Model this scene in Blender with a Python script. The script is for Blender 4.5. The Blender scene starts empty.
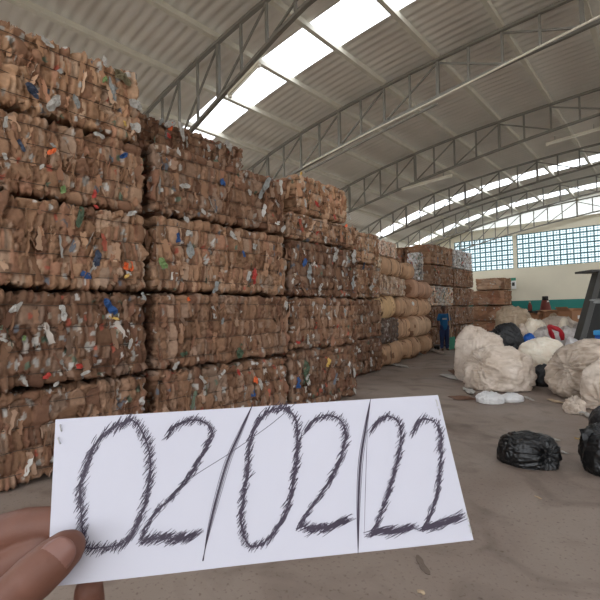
import bpy, math, random
import numpy as np
from mathutils import Vector, Matrix
SC = bpy.context.scene
COL = SC.collection
rad = math.radians
# ------------------------------------------------------------------ camera model
FPX = 430.0
CH = 1.5
yaw, pit, rol = rad(41.5), rad(1.7), rad(1.15)
fwd = np.array([-math.sin(yaw) * math.cos(pit), math.cos(yaw) * math.cos(pit), math.sin(pit)])
r0 = np.array([math.cos(yaw), math.sin(yaw), 0.0])
u0 = np.cross(r0, fwd)
rgt = math.cos(rol) * r0 - math.sin(rol) * u0
upv = math.cos(rol) * u0 + math.sin(rol) * r0
CAM = np.array([0, 0, CH])

def ray(px, py):
    return fwd + (px - 300) / FPX * rgt + (300 - py) / FPX * upv
def P(px, py, d):                       # point at forward distance d
    return CAM + ray(px, py) * d
def on_floor(px, py, z=0.0):
    r = ray(px, py); t = (z - CH) / r[2]
    return CAM + r * t
def on_x(px, py, x):
    r = ray(px, py); return CAM + r * (x / r[0])
def on_y(px, py, y):
    r = ray(px, py); return CAM + r * (y / r[1])
def dist(p):
    return float(np.dot(np.asarray(p) - CAM, fwd))

# ------------------------------------------------------------------ noise (numpy)
def _h(i, j, k, s):
    n = (i.astype(np.int64) * 374761393 + j.astype(np.int64) * 668265263 + k.astype(np.int64) * 2147483647 + s * 974634341) & 0xFFFFFFFF
    n = ((n ^ (n >> 13)) * 1274126177) & 0xFFFFFFFF
    n = ((n ^ (n >> 16)) * 2246822519) & 0xFFFFFFFF
    return (n ^ (n >> 15)) & 0xFFFFFFFF
def h01(i, j, k, s):
    return _h(i, j, k, s) / 4294967296.0
def vnoise(p, s=0):
    i = np.floor(p).astype(np.int64); f = p - i; f = f * f * f * (f * (f * 6 - 15) + 10)
    r = 0
    for a in (0, 1):
        for b in (0, 1):
            for c in (0, 1):
                w = (f[:, 0] if a else 1 - f[:, 0]) * (f[:, 1] if b else 1 - f[:, 1]) * (f[:, 2] if c else 1 - f[:, 2])
                r = r + w * h01(i[:, 0] + a, i[:, 1] + b, i[:, 2] + c, s)
    return r * 2 - 1
def fbm(p, s=0, o=3):
    r = 0; a = 1.0; t = 0
    for k in range(o):
        r = r + a * vnoise(p * (2.03 ** k) + 7.3 * k, s + k); t += a; a *= .5
    return r / t
def ridge(p, s=0, o=3):
    r = 0; a = 1.0; t = 0
    for k in range(o):
        r = r + a * (1 - np.abs(vnoise(p * (2.1 ** k) + 3.7 * k, s + k)) * 2); t += a; a *= .5
    return r / t
def vor(p, s):
    i = np.floor(p).astype(np.int64)
    n = len(p); F1 = np.full(n, 9.0); F2 = np.full(n, 9.0)
    hid = np.zeros(n); loc = np.zeros((n, 3))
    for a in (-1, 0, 1):
        for b in (-1, 0, 1):
            for c in (-1, 0, 1):
                I, J, K = i[:, 0] + a, i[:, 1] + b, i[:, 2] + c
                q = np.stack([I + .1 + .8 * h01(I, J, K, s), J + .1 + .8 * h01(I, J, K, s + 1), K + .1 + .8 * h01(I, J, K, s + 2)], 1)
                v = p - q; d = np.sqrt((v * v).sum(1))
                m = d < F1
                F2 = np.where(m, F1, np.minimum(F2, d))
                hid = np.where(m, h01(I, J, K, s + 3), hid)
                loc = np.where(m[:, None], v, loc)
                F1 = np.where(m, d, F1)
    return F1, F2, hid, loc
def hh(x, k):                           # another random number out of a hash in 0..1
    return np.modf(np.abs(np.sin(x * 9173.13 + k * 12.9898) * 43758.5453))[0]

# ------------------------------------------------------------------ materials
def lin(c):
    return tuple(((x / 255) / 12.92 if x / 255 <= .04045 else ((x / 255 + .055) / 1.055) ** 2.4) for x in c)
def mat(name, rgb, rough=.8, noise=None, attr=None, metal=0.0, spec=.3, bump=None, extra=None):
    m = bpy.data.materials.new(name); m.use_nodes = True
    nt = m.node_tree; b = nt.nodes['Principled BSDF']
    c = lin(rgb); b.inputs['Base Color'].default_value = (*c, 1)
    b.inputs['Roughness'].default_value = rough; b.inputs['Metallic'].default_value = metal
    b.inputs['Specular IOR Level'].default_value = spec
    src = None
    if attr:
        a = nt.nodes.new('ShaderNodeAttribute'); a.attribute_name = attr; src = a.outputs['Color']
    if noise:
        sc, dark, det = noise
        tc = nt.nodes.new('ShaderNodeTexCoord'); n = nt.nodes.new('ShaderNodeTexNoise')
        n.inputs['Scale'].default_value = sc; n.inputs['Detail'].default_value = det
        nt.links.new(tc.outputs['Object'], n.inputs['Vector'])
        r = nt.nodes.new('ShaderNodeValToRGB')
        r.color_ramp.elements[0].position = .32; r.color_ramp.elements[1].position = .68
        r.color_ramp.elements[0].color = (dark, dark, dark, 1); r.color_ramp.elements[1].color = (1, 1, 1, 1)
        nt.links.new(n.outputs['Fac'], r.inputs['Fac'])
        mx = nt.nodes.new('ShaderNodeMix'); mx.data_type = 'RGBA'; mx.blend_type = 'MULTIPLY'; mx.inputs['Factor'].default_value = 1
        if src: nt.links.new(src, mx.inputs['A'])
        else: mx.inputs['A'].default_value = (*c, 1)
        nt.links.new(r.outputs['Color'], mx.inputs['B']); src = mx.outputs['Result']
    if src: nt.links.new(src, b.inputs['Base Color'])
    if bump:
        tc = nt.nodes.new('ShaderNodeTexCoord'); n = nt.nodes.new('ShaderNodeTexNoise')
        n.inputs['Scale'].default_value = bump[0]; n.inputs['Detail'].default_value = 4
        nt.links.new(tc.outputs['Object'], n.inputs['Vector'])
        bp = nt.nodes.new('ShaderNodeBump'); bp.inputs['Strength'].default_value = bump[1]; bp.inputs['Distance'].default_value = bump[2]
        nt.links.new(n.outputs['Fac'], bp.inputs['Height']); nt.links.new(bp.outputs['Normal'], b.inputs['Normal'])
    if extra: extra(nt, b)
    return m

M = {}
M['bale'] = mat('crumpled_cardboard', (150, 110, 80), .85, noise=(30, .78, 3), attr='tint', spec=.2)
M['flap'] = mat('cardboard_sheet', (165, 122, 90), .85, attr='tint', spec=.2)
M['kraft'] = mat('kraft_paper', (196, 152, 108), .8, noise=(6, .86, 3), attr='tint', spec=.2)
M['wire'] = mat('rusty_baling_wire', (74, 60, 50), .6, spec=.4)
M['bits'] = mat('mixed_paper_bits', (200, 200, 200), .6, attr='tint', spec=.4)
M['roof'] = mat('galvanised_roof_sheet', (224, 219, 209), .55, noise=(.9, .86, 4), spec=.4)
M['steel'] = mat('grey_painted_steel', (206, 200, 184), .55, noise=(5, .9, 2), spec=.4)
M['steel_dark'] = mat('darker_steel', (122, 117, 108), .55, noise=(5, .9, 2), spec=.4)
M['pipe'] = mat('pale_conduit', (214, 206, 188), .45, spec=.5)
M['tube'] = mat('white_lamp_tube', (236, 232, 220), .35, spec=.5)
M['wall'] = mat('cream_paint', (222, 214, 192), .8, noise=(1.2, .95, 4), spec=.3)
M['teal'] = mat('teal_paint', (40, 122, 112), .6, noise=(2, .92, 3), spec=.4)
M['lattice'] = mat('teal_window_bars', (92, 128, 134), .5, spec=.4)
M['lattice_green'] = mat('green_window_bars', (74, 126, 118), .5, spec=.4)
M['paper'] = mat('white_paper', (192, 191, 201), .75, spec=.25)
M['ink'] = mat('black_pen_ink', (56, 46, 62), .5, spec=.4)
M['staple'] = mat('staple_steel', (176, 174, 172), .35, metal=.4)
M['black_bag'] = mat('black_plastic_film', (17, 17, 18), .34, spec=.5, bump=(26, .45, .02))
M['black_bag2'] = mat('dark_grey_plastic_film', (34, 34, 36), .42, spec=.5, bump=(18, .4, .03))
M['skin'] = mat('skin', (110, 72, 58), .55, noise=(60, .86, 4), spec=.35, bump=(420, .12, .002))  # skin tone darkened to carry the holder's shade on the hand
M['skin_dark'] = mat('dark_skin', (84, 58, 46), .6)
M['nail'] = mat('fingernail', (124, 86, 76), .35, spec=.5)
M['denim'] = mat('dark_denim', (38, 50, 82), .85)
M['tee'] = mat('blue_cotton', (26, 80, 120), .85)
M['hair'] = mat('black_hair', (24, 20, 18), .8)
M['dark'] = mat('dark_rubber', (44, 43, 41), .7, noise=(4, .8, 3))
M['dark_metal'] = mat('dark_metal', (62, 60, 56), .5, spec=.4)
M['edge_metal'] = mat('worn_metal_edge', (112, 108, 100), .45, spec=.5)
M['blue'] = mat('blue_plastic', (24, 86, 168), .4, spec=.5)
M['blue_light'] = mat('cyan_plastic', (60, 150, 208), .4, spec=.5)
M['red'] = mat('red_plastic', (176, 34, 44), .5, spec=.4)
M['green'] = mat('green_plastic', (64, 138, 112), .5, spec=.4)
M['brownred'] = mat('faded_red_paint', (112, 56, 48), .6)
M['carton'] = mat('brown_carton', (176, 132, 100), .85, noise=(5, .92, 3))
M['white'] = mat('white_label', (232, 230, 226), .6)
M['scrap_white'] = mat('scrap_white_film', (172, 167, 160), .5, spec=.4)
M['scrap_grey'] = mat('scrap_grey_film', (140, 141, 138), .5, spec=.4)
M['scrap_blue'] = mat('scrap_blue_film', (44, 78, 128), .5, spec=.4)
M['scrap_navy'] = mat('scrap_navy_film', (52, 60, 78), .5, spec=.4)
M['scrap_orange'] = mat('scrap_orange_film', (222, 102, 52), .5, spec=.4)
M['scrap_red'] = mat('scrap_red_film', (170, 56, 46), .5, spec=.4)
M['scrap_green'] = mat('scrap_green_film', (122, 146, 92), .5, spec=.4)
M['scrap_dkgreen'] = mat('scrap_dark_green_film', (74, 88, 68), .6, spec=.3)
M['scrap_yellow'] = mat('scrap_yellow_film', (196, 160, 84), .5, spec=.4)
M['rust'] = mat('dull_rust_card', (112, 82, 66), .8)
M['smudge'] = mat('grey_brown_card', (112, 98, 88), .8)
M['scrap_olive'] = mat('scrap_olive_film', (112, 102, 78), .6)
M['scrap_tan'] = mat('scrap_pale_card', (178, 156, 130), .8)

def sack_mat(name, rgb, dark, rough=.75):
    m = bpy.data.materials.new(name); m.use_nodes = True; nt = m.node_tree; b = nt.nodes['Principled BSDF']; L = nt.links.new
    tc = nt.nodes.new('ShaderNodeTexCoord'); b.inputs['Roughness'].default_value = rough; b.inputs['Specular IOR Level'].default_value = .3
    def nz(scale, det, dis=0, vec=None):
        n = nt.nodes.new('ShaderNodeTexNoise'); n.inputs['Scale'].default_value = scale; n.inputs['Detail'].default_value = det; n.inputs['Distortion'].default_value = dis
        L(vec or tc.outputs['Object'], n.inputs['Vector']); return n.outputs['Fac']
    def ramp(f, p0, p1, c0, c1):
        r = nt.nodes.new('ShaderNodeValToRGB'); e = r.color_ramp.elements; e[0].position = p0; e[1].position = p1
        e[0].color = (*c0, 1); e[1].color = (*c1, 1); L(f, r.inputs['Fac']); return r.outputs['Color']
    def mul(a, c):
        x = nt.nodes.new('ShaderNodeMix'); x.data_type = 'RGBA'; x.blend_type = 'MULTIPLY'; x.inputs['Factor'].default_value = 1; L(a, x.inputs['A']); L(c, x.inputs['B']); return x.outputs['Result']
    mp = nt.nodes.new('ShaderNodeMapping'); mp.inputs['Scale'].default_value = (1, 1, 3.2); L(tc.outputs['Object'], mp.inputs['Vector'])
    base = ramp(nz(2.4, 6, .8), .3, .66, tuple(x * dark * (1, .92, .84)[k] for k, x in enumerate(lin(rgb))), lin(rgb))
    dirt = ramp(nz(3.6, 4, 1.5, mp.outputs['Vector']), .28, .5, (dark ** .6, dark ** .6 * .94, dark ** .6 * .88), (1, 1, 1))
    L(mul(base, dirt), b.inputs['Base Color'])
    w = nt.nodes.new('ShaderNodeTexWave'); w.inputs['Scale'].default_value = 40; w.inputs['Distortion'].default_value = 2; L(tc.outputs['Object'], w.inputs['Vector'])
    b1 = nt.nodes.new('ShaderNodeBump'); b1.inputs['Strength'].default_value = .1; b1.inputs['Distance'].default_value = .004; L(w.outputs['Fac'], b1.inputs['Height'])
    v = nt.nodes.new('ShaderNodeTexNoise'); v.noise_type = 'RIDGED_MULTIFRACTAL'; v.inputs['Scale'].default_value = 2.2; v.inputs['Detail'].default_value = 2; v.inputs['Distortion'].default_value = 1.2; L(mp.outputs['Vector'], v.inputs['Vector'])
    b2 = nt.nodes.new('ShaderNodeBump'); b2.inputs['Strength'].default_value = .3; b2.inputs['Distance'].default_value = .04; L(v.outputs['Fac'], b2.inputs['Height']); L(b1.outputs['Normal'], b2.inputs['Normal'])
    L(b2.outputs['Normal'], b.inputs['Normal'])
    return m
M['sack'] = sack_mat('woven_sack_offwhite', (230, 216, 202), .66)
M['sack_dirty'] = sack_mat('woven_sack_dirty', (212, 196, 180), .5)
M['sack_beige'] = sack_mat('woven_sack_beige', (194, 174, 150), .55)
M['sack_white'] = sack_mat('woven_sack_white', (248, 240, 224), .9)
M['sack_grey'] = sack_mat('woven_sack_greyish', (214, 208, 204), .6)
M['clear'] = mat('cloudy_clear_film', (244, 242, 240), .3, spec=.6)
M['clear'].node_tree.nodes['Principled BSDF'].inputs['Transmission Weight'].default_value = .25

def floor_material():
    m = bpy.data.materials.new('stained_concrete'); m.use_nodes = True
    nt = m.node_tree; b = nt.nodes['Principled BSDF']; L = nt.links.new
    tc = nt.nodes.new('ShaderNodeTexCoord')
    def nz(scale, det, dist_=0.0):
        n = nt.nodes.new('ShaderNodeTexNoise'); n.inputs['Scale'].default_value = scale; n.inputs['Detail'].default_value = det
        n.inputs['Distortion'].default_value = dist_; L(tc.outputs['Object'], n.inputs['Vector']); return n.outputs['Fac']
    def ramp(f, p0, p1, c0, c1):
        r = nt.nodes.new('ShaderNodeValToRGB'); e = r.color_ramp.elements
        e[0].position = p0; e[1].position = p1; e[0].color = (*lin(c0), 1); e[1].color = (*lin(c1), 1); L(f, r.inputs['Fac']); return r.outputs['Color']
    def mul(a, bb, f=1.0):
        x = nt.nodes.new('ShaderNodeMix'); x.data_type = 'RGBA'; x.blend_type = 'MULTIPLY'; x.inputs['Factor'].default_value = f
        L(a, x.inputs['A']); L(bb, x.inputs['B']); return x.outputs['Result']
    base = ramp(nz(.55, 6, .6), .3, .7, (128, 112, 101), (152, 138, 127))
    st = ramp(nz(1.7, 5, 1.2), .28, .5, (205, 200, 198), (255, 255, 255))
    sp = ramp(nz(38, 3), .2, .42, (190, 180, 172), (255, 255, 255))
    c = mul(mul(base, st), sp)
    L(c, b.inputs['Base Color'])
    rr = nt.nodes.new('ShaderNodeMapRange'); L(nz(1.1, 4), rr.inputs['Value'])
    rr.inputs['From Min'].default_value = .3; rr.inputs['From Max'].default_value = .7; rr.inputs['To Min'].default_value = .5; rr.inputs['To Max'].default_value = .75
    L(rr.outputs['Result'], b.inputs['Roughness']); b.inputs['Specular IOR Level'].default_value = .3
    bp = nt.nodes.new('ShaderNodeBump'); bp.inputs['Strength'].default_value = .25; bp.inputs['Distance'].default_value = .004
    L(nz(60, 5), bp.inputs['Height']); L(bp.outputs['Normal'], b.inputs['Normal'])
    return m
M['floor'] = floor_material()

def translucent(name, rgb, t=.75):
    m = bpy.data.materials.new(name); m.use_nodes = True; nt = m.node_tree
    out = nt.nodes['Material Output']; nt.nodes.remove(nt.nodes['Principled BSDF'])
    tr = nt.nodes.new('ShaderNodeBsdfTranslucent'); tr.inputs['Color'].default_value = (*lin(rgb), 1)
    tp = nt.nodes.new('ShaderNodeBsdfTransparent'); tp.inputs['Color'].default_value = (*lin(rgb), 1)
    mx = nt.nodes.new('ShaderNodeMixShader'); mx.inputs[0].default_value = t
    nt.links.new(tr.outputs[0], mx.inputs[1]); nt.links.new(tp.outputs[0], mx.inputs[2]); nt.links.new(mx.outputs[0], out.inputs['Surface'])
    return m
M['skylight'] = translucent('clear_roof_sheet', (248, 250, 250), .8)
M['gable'] = translucent('milky_gable_sheet', (170, 172, 168), .0)
M['frost'] = translucent('frosted_block_glass', (204, 212, 214), .1)

# ------------------------------------------------------------------ object helpers
def link(name, me, m=None, parent=None):
    o = bpy.data.objects.new(name, me); COL.objects.link(o)
    if m is not None: me.materials.append(m)
    if parent is not None: o.parent = parent
    return o
def mesh(name, v, f, m=None, parent=None, smooth=False, tint=None):
    me = bpy.data.meshes.new(name)
    v = np.asarray(v, float)
    if isinstance(f, np.ndarray):
        k = f.shape[1]; me.vertices.add(len(v)); me.vertices.foreach_set('co', v.astype(np.float32).ravel())
        me.loops.add(f.size); me.loops.foreach_set('vertex_index', f.astype(np.int32).ravel())
        me.polygons.add(len(f)); me.polygons.foreach_set('loop_start', np.arange(0, f.size, k, dtype=np.int32))
        me.update(calc_edges=True); me.validate()
    else:
        me.from_pydata(v.tolist(), [], [list(x) for x in f]); me.update()
    if smooth: me.polygons.foreach_set('use_smooth', [True] * len(me.polygons))
    if tint is not None:
        a = me.attributes.new('tint', 'FLOAT_COLOR', 'POINT')
        t = np.ones((len(v), 4), np.float32); t[:, :3] = tint; a.data.foreach_set('color', t.ravel())
    return link(name, me, m, parent)
def tag(o, label, cat, group=None, kind=None):
    o['label'] = label; o['category'] = cat
    if group: o['group'] = group
    if kind: o['kind'] = kind
    return o
def thing(name, label, cat, loc=(0, 0, 0), rz=0, group=None):
    o = bpy.data.objects.new(name, None); COL.objects.link(o); o.empty_display_size = .1
    o.location = [float(x) for x in loc]; o.rotation_euler = (0, 0, rz)
    return tag(o, label, cat, group)
def struct(o, label=None):
    o['kind'] = 'structure'
    if label: o['label'] = label
    return o
class MB:
    def __init__(s): s.v = []; s.f = []
    def add(s, v, f):
        n = len(s.v); s.v += [tuple(map(float, x)) for x in v]; s.f += [tuple(i + n for i in q) for q in f]; return s
    def box(s, a, b):
        (x0, y0, z0), (x1, y1, z1) = a, b
        return s.add([(x0, y0, z0), (x1, y0, z0), (x1, y1, z0), (x0, y1, z0), (x0, y0, z1), (x1, y0, z1), (x1, y1, z1), (x0, y1, z1)],
                     [(0, 3, 2, 1), (4, 5, 6, 7), (0, 1, 5, 4), (1, 2, 6, 5), (2, 3, 7, 6), (3, 0, 4, 7)])
    def beam(s, p, q, w, h, up=(0, 0, 1)):      # rectangular bar between two points
        p = np.array(p, float); q = np.array(q, float); d = q - p; d /= np.linalg.norm(d)
        u = np.array(up, float)
        if abs(d @ u) > .95: u = np.array([1., 0, 0])
        a = np.cross(d, u); a /= np.linalg.norm(a); b = np.cross(a, d)
        v = [e + sx * a * w / 2 + sy * b * h / 2 for e in (p, q) for sx, sy in ((-1, -1), (1, -1), (1, 1), (-1, 1))]
        return s.add(v, [(3, 2, 1, 0), (4, 5, 6, 7), (0, 1, 5, 4), (1, 2, 6, 5), (2, 3, 7, 6), (3, 0, 4, 7)])
    def tube(s, pts, r, n=8, close=False):
        pts = [np.array(p, float) for p in pts]; N = len(pts); rs = r if hasattr(r, '__len__') else [r] * N
        base = len(s.v)
        for i, p in enumerate(pts):
            a = pts[(i - 1) % N] if (close or i > 0) else p; b = pts[(i + 1) % N] if (close or i < N - 1) else p
            d = b - a; d = d / (np.linalg.norm(d) + 1e-9)
            u = np.array([0, 0, 1.]) if abs(d[2]) < .9 else np.array([1., 0, 0])
            x = np.cross(d, u); x /= np.linalg.norm(x); y = np.cross(x, d)
            for k in range(n):
                t = 2 * math.pi * k / n
                s.v.append(tuple(p + rs[i] * (math.cos(t) * x + math.sin(t) * y)))
        for i in range(N if close else N - 1):
            j = (i + 1) % N
            for k in range(n):
                s.f.append((base + i * n + k, base + i * n + (k + 1) % n, base + j * n + (k + 1) % n, base + j * n + k))
        if not close:
            s.f.append(tuple(base + k for k in range(n))[::-1]); s.f.append(tuple(base + (N - 1) * n + k for k in range(n)))
        return s
    def lathe(s, prof, n=20, c=(0, 0, 0)):
        base = len(s.v)
        for r, z in prof:
            for k in range(n):
                t = 2 * math.pi * k / n; s.v.append((c[0] + r * math.cos(t), c[1] + r * math.sin(t), c[2] + z))
        for i in range(len(prof) - 1):
            for k in range(n):
                s.f.append((base + i * n + k, base + i * n + (k + 1) % n, base + (i + 1) * n + (k + 1) % n, base + (i + 1) * n + k))
        s.f.append(tuple(base + k for k in range(n))[::-1]); s.f.append(tuple(base + (len(prof) - 1) * n + k for k in range(n)))
        return s
    def build(s, name, m, parent=None, smooth=False):
        return mesh(name, s.v, s.f, m, parent, smooth)
def bevel(o, w, seg=2):
    b = o.modifiers.new('bevel', 'BEVEL'); b.width = w; b.segments = seg; b.limit_method = 'ANGLE'; return o
def copy_tree(o, parent=None):
    c = o.copy(); COL.objects.link(c)
    if parent is not None: c.parent = parent
    for ch in list(o.children): copy_tree(ch, c)
    return c

# ------------------------------------------------------------------ box lattice with merged edges
def lattice(hx, hy, hz, sx, sy, sz):
    nx, ny, nz = max(2, int(2 * hx / sx)), max(2, int(2 * hy / sy)), max(2, int(2 * hz / sz))
    quads = []
    def face(axis, side, na, nb, A, B):
        a, b = np.meshgrid(np.arange(na), np.arange(nb), indexing='ij'); a = a.ravel(); b = b.ravel()
        def ids(da, db):
            c = [None, None, None]; c[A] = a + da; c[B] = b + db; c[axis] = np.full_like(a, side)
            return (c[0] * (ny + 1) + c[1]) * (nz + 1) + c[2]
        q = np.stack([ids(0, 0), ids(1, 0), ids(1, 1), ids(0, 1)], 1)
        return q
    N = (nx, ny, nz)
    for axis, A, B in ((0, 1, 2), (1, 2, 0), (2, 0, 1)):
        quads.append(face(axis, N[axis], N[A], N[B], A, B))
        quads.append(face(axis, 0, N[A], N[B], A, B)[:, ::-1])
    q = np.concatenate(quads); ids, inv = np.unique(q, return_inverse=True)
    inv = inv.reshape(q.shape)
    k = ids % (nz + 1); j = (ids // (nz + 1)) % (ny + 1); i = ids // ((nz + 1) * (ny + 1))
    p = np.stack([i / nx * 2 * hx - hx, j / ny * 2 * hy - hy, k / nz * 2 * hz - hz], 1)
    return p, inv
def round_box(p, h, r):
    h = np.array(h); q = np.clip(p, -(h - r), h - r); n = p - q
    n /= np.linalg.norm(n, axis=1)[:, None] + 1e-9
    return q, n

TAN = np.array([lin(c) for c in ((204, 168, 136), (192, 156, 126), (214, 180, 150), (176, 138, 110), (200, 162, 130), (184, 148, 118), (222, 192, 164), (160, 124, 100), (200, 156, 128), (208, 182, 158))])
WHITE = np.array([lin(c) for c in ((192, 186, 178), (170, 164, 156), (200, 196, 190), (186, 170, 152), (150, 146, 140), (178, 172, 164), (190, 180, 170), (160, 150, 140), (104, 106, 112), (170, 92, 74), (104, 114, 96))])
PALE = np.array([lin(c) for c in ((226, 226, 228), (210, 212, 214), (196, 196, 196), (220, 214, 206), (180, 176, 172), (232, 232, 232), (196, 170, 150), (150, 140, 134))])

def bale_body(h, seed, res=(.03, .0135, .0145), tone=(1, 1, 1), white=.05, amp=1.0, pale=False, cell=(.5, .115, .36)):
    hx, hy, hz = h
    p, f = lattice(hx, hy, hz, *res)
    q, n = round_box(p, h, .06)
    s = seed * 17 + 5
    base = q + n * .06
    # the packed sheets: tall thin cells along the length
    wp = base + np.stack([.03 * vnoise(base * 4, s), .022 * vnoise(base * np.array([3, 3, 2.0]) + 9, s + 1), .03 * vnoise(base * 4 + 21, s + 2)], 1) + .006 * np.stack([vnoise(base * 16, s + 3), vnoise(base * 16 + 9, s + 4), vnoise(base * 16 + 5, s + 5)], 1)
    F1, F2, hid, loc = vor(wp / np.array(cell), s + 10)
    dv = .04 * (hid - .5) + .07 * (loc[:, 1] * (hh(hid, 1) - .5) * 2 + loc[:, 2] * (hh(hid, 2) - .5) * .8)
    dv -= .05 * np.clip(1 - (F2 - F1) / .075, 0, 1)
    # upright sheets, side by side between one wire and the next
    band = np.floor((base[:, 2] / hz + .72) / .48 + .1 * vnoise(base * np.array([2, 9, 2]), s + 6)).astype(int)
    lean = .3 * vnoise(np.stack([base[:, 1] * 2.2, band * 3.7, base[:, 0] * 1.3], 1), s + 8)
    def strips(w, k):
        u = (wp[:, 1] + lean * wp[:, 2]) / w; o = np.zeros_like(band)
        i0 = np.floor(u).astype(int)
        jit = lambda q: .36 * (h01(q, band, o, s + k) * 2 - 1)
        i0 = np.where(u < i0 + jit(i0), i0 - 1, np.where(u > i0 + 1 + jit(i0 + 1), i0 + 1, i0))
        lo, hi = i0 + jit(i0), i0 + 1 + jit(i0 + 1)
        t = np.clip((u - lo) / np.maximum(hi - lo, .05), 0, 1)
        return h01(i0, band, o, s + k + 1), t, hi - lo
    sid1, t1, w1 = strips(cell[1] * .95, 201)
    sid2, t2, w2 = strips(cell[1] * .3, 211)
    ds = .036 * (sid1 - .5) + .05 * (t1 - .5) * (hh(sid1, 3) - .5) * 2 - .04 * np.exp(-np.minimum(t1, 1 - t1) * w1 / .05)
    fine = hh(sid1, 5) > .35
    ds += fine * (.018 * (sid2 - .5) + .022 * (t2 - .5) * np.sign(hh(sid2, 2) - .4) - .014 * np.exp(-np.minimum(t2, 1 - t2) * w2 / .1))
    useS = (np.abs(n[:, 1]) < .6) & (vnoise(base * np.array([1.5, 2.6, 3.0]) + 50, s + 15) > -.22)
    d = np.where(useS, ds, dv)
    hid = np.where(useS, np.modf(sid1 * 7.13 + (fine * sid2 * .23))[0], hid)
    G1, G2, gid, gl = vor(wp / np.array([.2, .05, .16]) + 31, s + 40)
    gm = (hh(hid, 11) > .45) & ~useS
    d += gm * (.026 * (gid - .5) + .05 * gl[:, 1] * (hh(gid, 2) - .5) + .03 * gl[:, 2] * (hh(gid, 4) - .5) - .03 * np.clip(1 - (G2 - G1) / .12, 0, 1))
    d += .02 * fbm(base * 2.6, s + 60, 2) + .004 * fbm(base * 40, s + 70, 2)
    # wires pinch the bale
    for wz in (-.72, -.24, .24, .72):
        d -= .02 * np.exp(-((base[:, 2] - wz * hz) / .018) ** 2)
        d -= .012 * np.exp(-((base[:, 2] - wz * hz) / .07) ** 2)
    v = base + n * (d * amp)[:, None]
    lim = np.array(h) + .028
    v = np.clip(v, -lim, lim)
    c = TAN[(hh(hid, 5) * len(TAN)).astype(int)] * (.84 + .32 * np.where(gm, hh(gid, 4), hh(hid, 12)))[:, None]
    S1, S2, sid, _ = vor(wp / np.array([.05, .035, .06]) + 77, s + 90)
    if pale: c = PALE[(hh(sid, 5) * len(PALE)).astype(int)]
    w = hh(sid, 3) < white * (0 if pale else 1) * (.35 + 1.3 * np.clip(vnoise(base * 2.2, s + 95) + .5, 0, 1.6))
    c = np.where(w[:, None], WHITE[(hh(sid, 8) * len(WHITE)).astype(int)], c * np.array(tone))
    return v, f, c

def flaps_mesh(h, seed, n, tone, white, faces=('x', 'y', 't')):
    """loose sheet edges that stick out of the packed faces"""
    rng = np.random.default_rng(seed + 900); hx, hy, hz = h
    V = []; F = []; C = []; b = 0
    for _ in range(n):
        k = faces[rng.integers(len(faces))] if rng.random() > .62 else 'x'
        L = rng.uniform(.06, .24); W = rng.uniform(.03, .085); nu, nv = 4, 6
        u, t = np.meshgrid(np.linspace(0, 1, nu), np.linspace(-.5, .5, nv), indexing='ij')
        tilt = rng.uniform(-1.25, 1.25); bend = rng.uniform(-.03, .03); cr = rng.uniform(0, 6)
        out = -.022 + u * W * math.cos(tilt) * .62
        side = u * W * math.sin(tilt) + bend * u ** 2 + .006 * np.sin(t * 14 + cr) * u
        along = t * L + .01 * np.sin(u * 9 + cr)
        out = out + .01 * u * np.sin(t * 9 + cr)
        rot = rng.normal(0, .28); al = along * math.cos(rot) - side * math.sin(rot); sd = along * math.sin(rot) + side * math.cos(rot)
        if k == 'x':
            o = (hx, rng.uniform(-hy + .04, hy - .04), rng.uniform(-hz + .1, hz - .1)); pts = np.stack([o[0] + out, o[1] + sd, o[2] + al], -1)
        elif k == 'y':
            o = (rng.uniform(-hx + .1, hx - .04), -hy, rng.uniform(-hz + .1, hz - .1)); pts = np.stack([o[0] + sd, o[1] - out, o[2] + al], -1)
        else:
            o = (rng.uniform(-hx * .2, hx - .05), rng.uniform(-hy + .04, hy - .04), hz); pts = np.stack([o[0] + al, o[1] + sd, o[2] + out], -1)
        pts = np.clip(pts.reshape(-1, 3), -np.array(h) - .045, np.array(h) + np.array([.06, .05, .028]))
        V.append(pts)
        for i in range(nu - 1):
            for j in range(nv - 1):
                a = b + i * nv + j; F.append((a, a + nv, a + nv + 1, a + 1))
        b += nu * nv
        c = TAN[rng.integers(len(TAN))] * rng.uniform(.9, 1.2) * np.array(tone)
        if rng.random() < white: c = WHITE[rng.integers(len(WHITE))]
        C.append(np.repeat(c[None], nu * nv, 0))
    return np.concatenate(V), np.array(F), np.concatenate(C)

def wire_loop(h, z, seed, r=.0035):
    hx, hy, hz = h; rng = random.Random(seed); e = -.012
    pts = []
    def seg(a, b, k):
        for i in range(k):
            t = i / k; pts.append((a[0] + (b[0] - a[0]) * t, a[1] + (b[1] - a[1]) * t, z + rng.uniform(-.008, .008)))
    X, Y = hx + e, hy + e
    seg((X, -Y + .05), (X, Y - .05), 14); seg((X - .05, Y), (-X + .05, Y), 4); seg((-X, Y - .05), (-X, -Y + .05), 4); seg((-X + .05, -Y), (X - .05, -Y), 8)
    return MB().tube(pts, r, 5, close=True)

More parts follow.
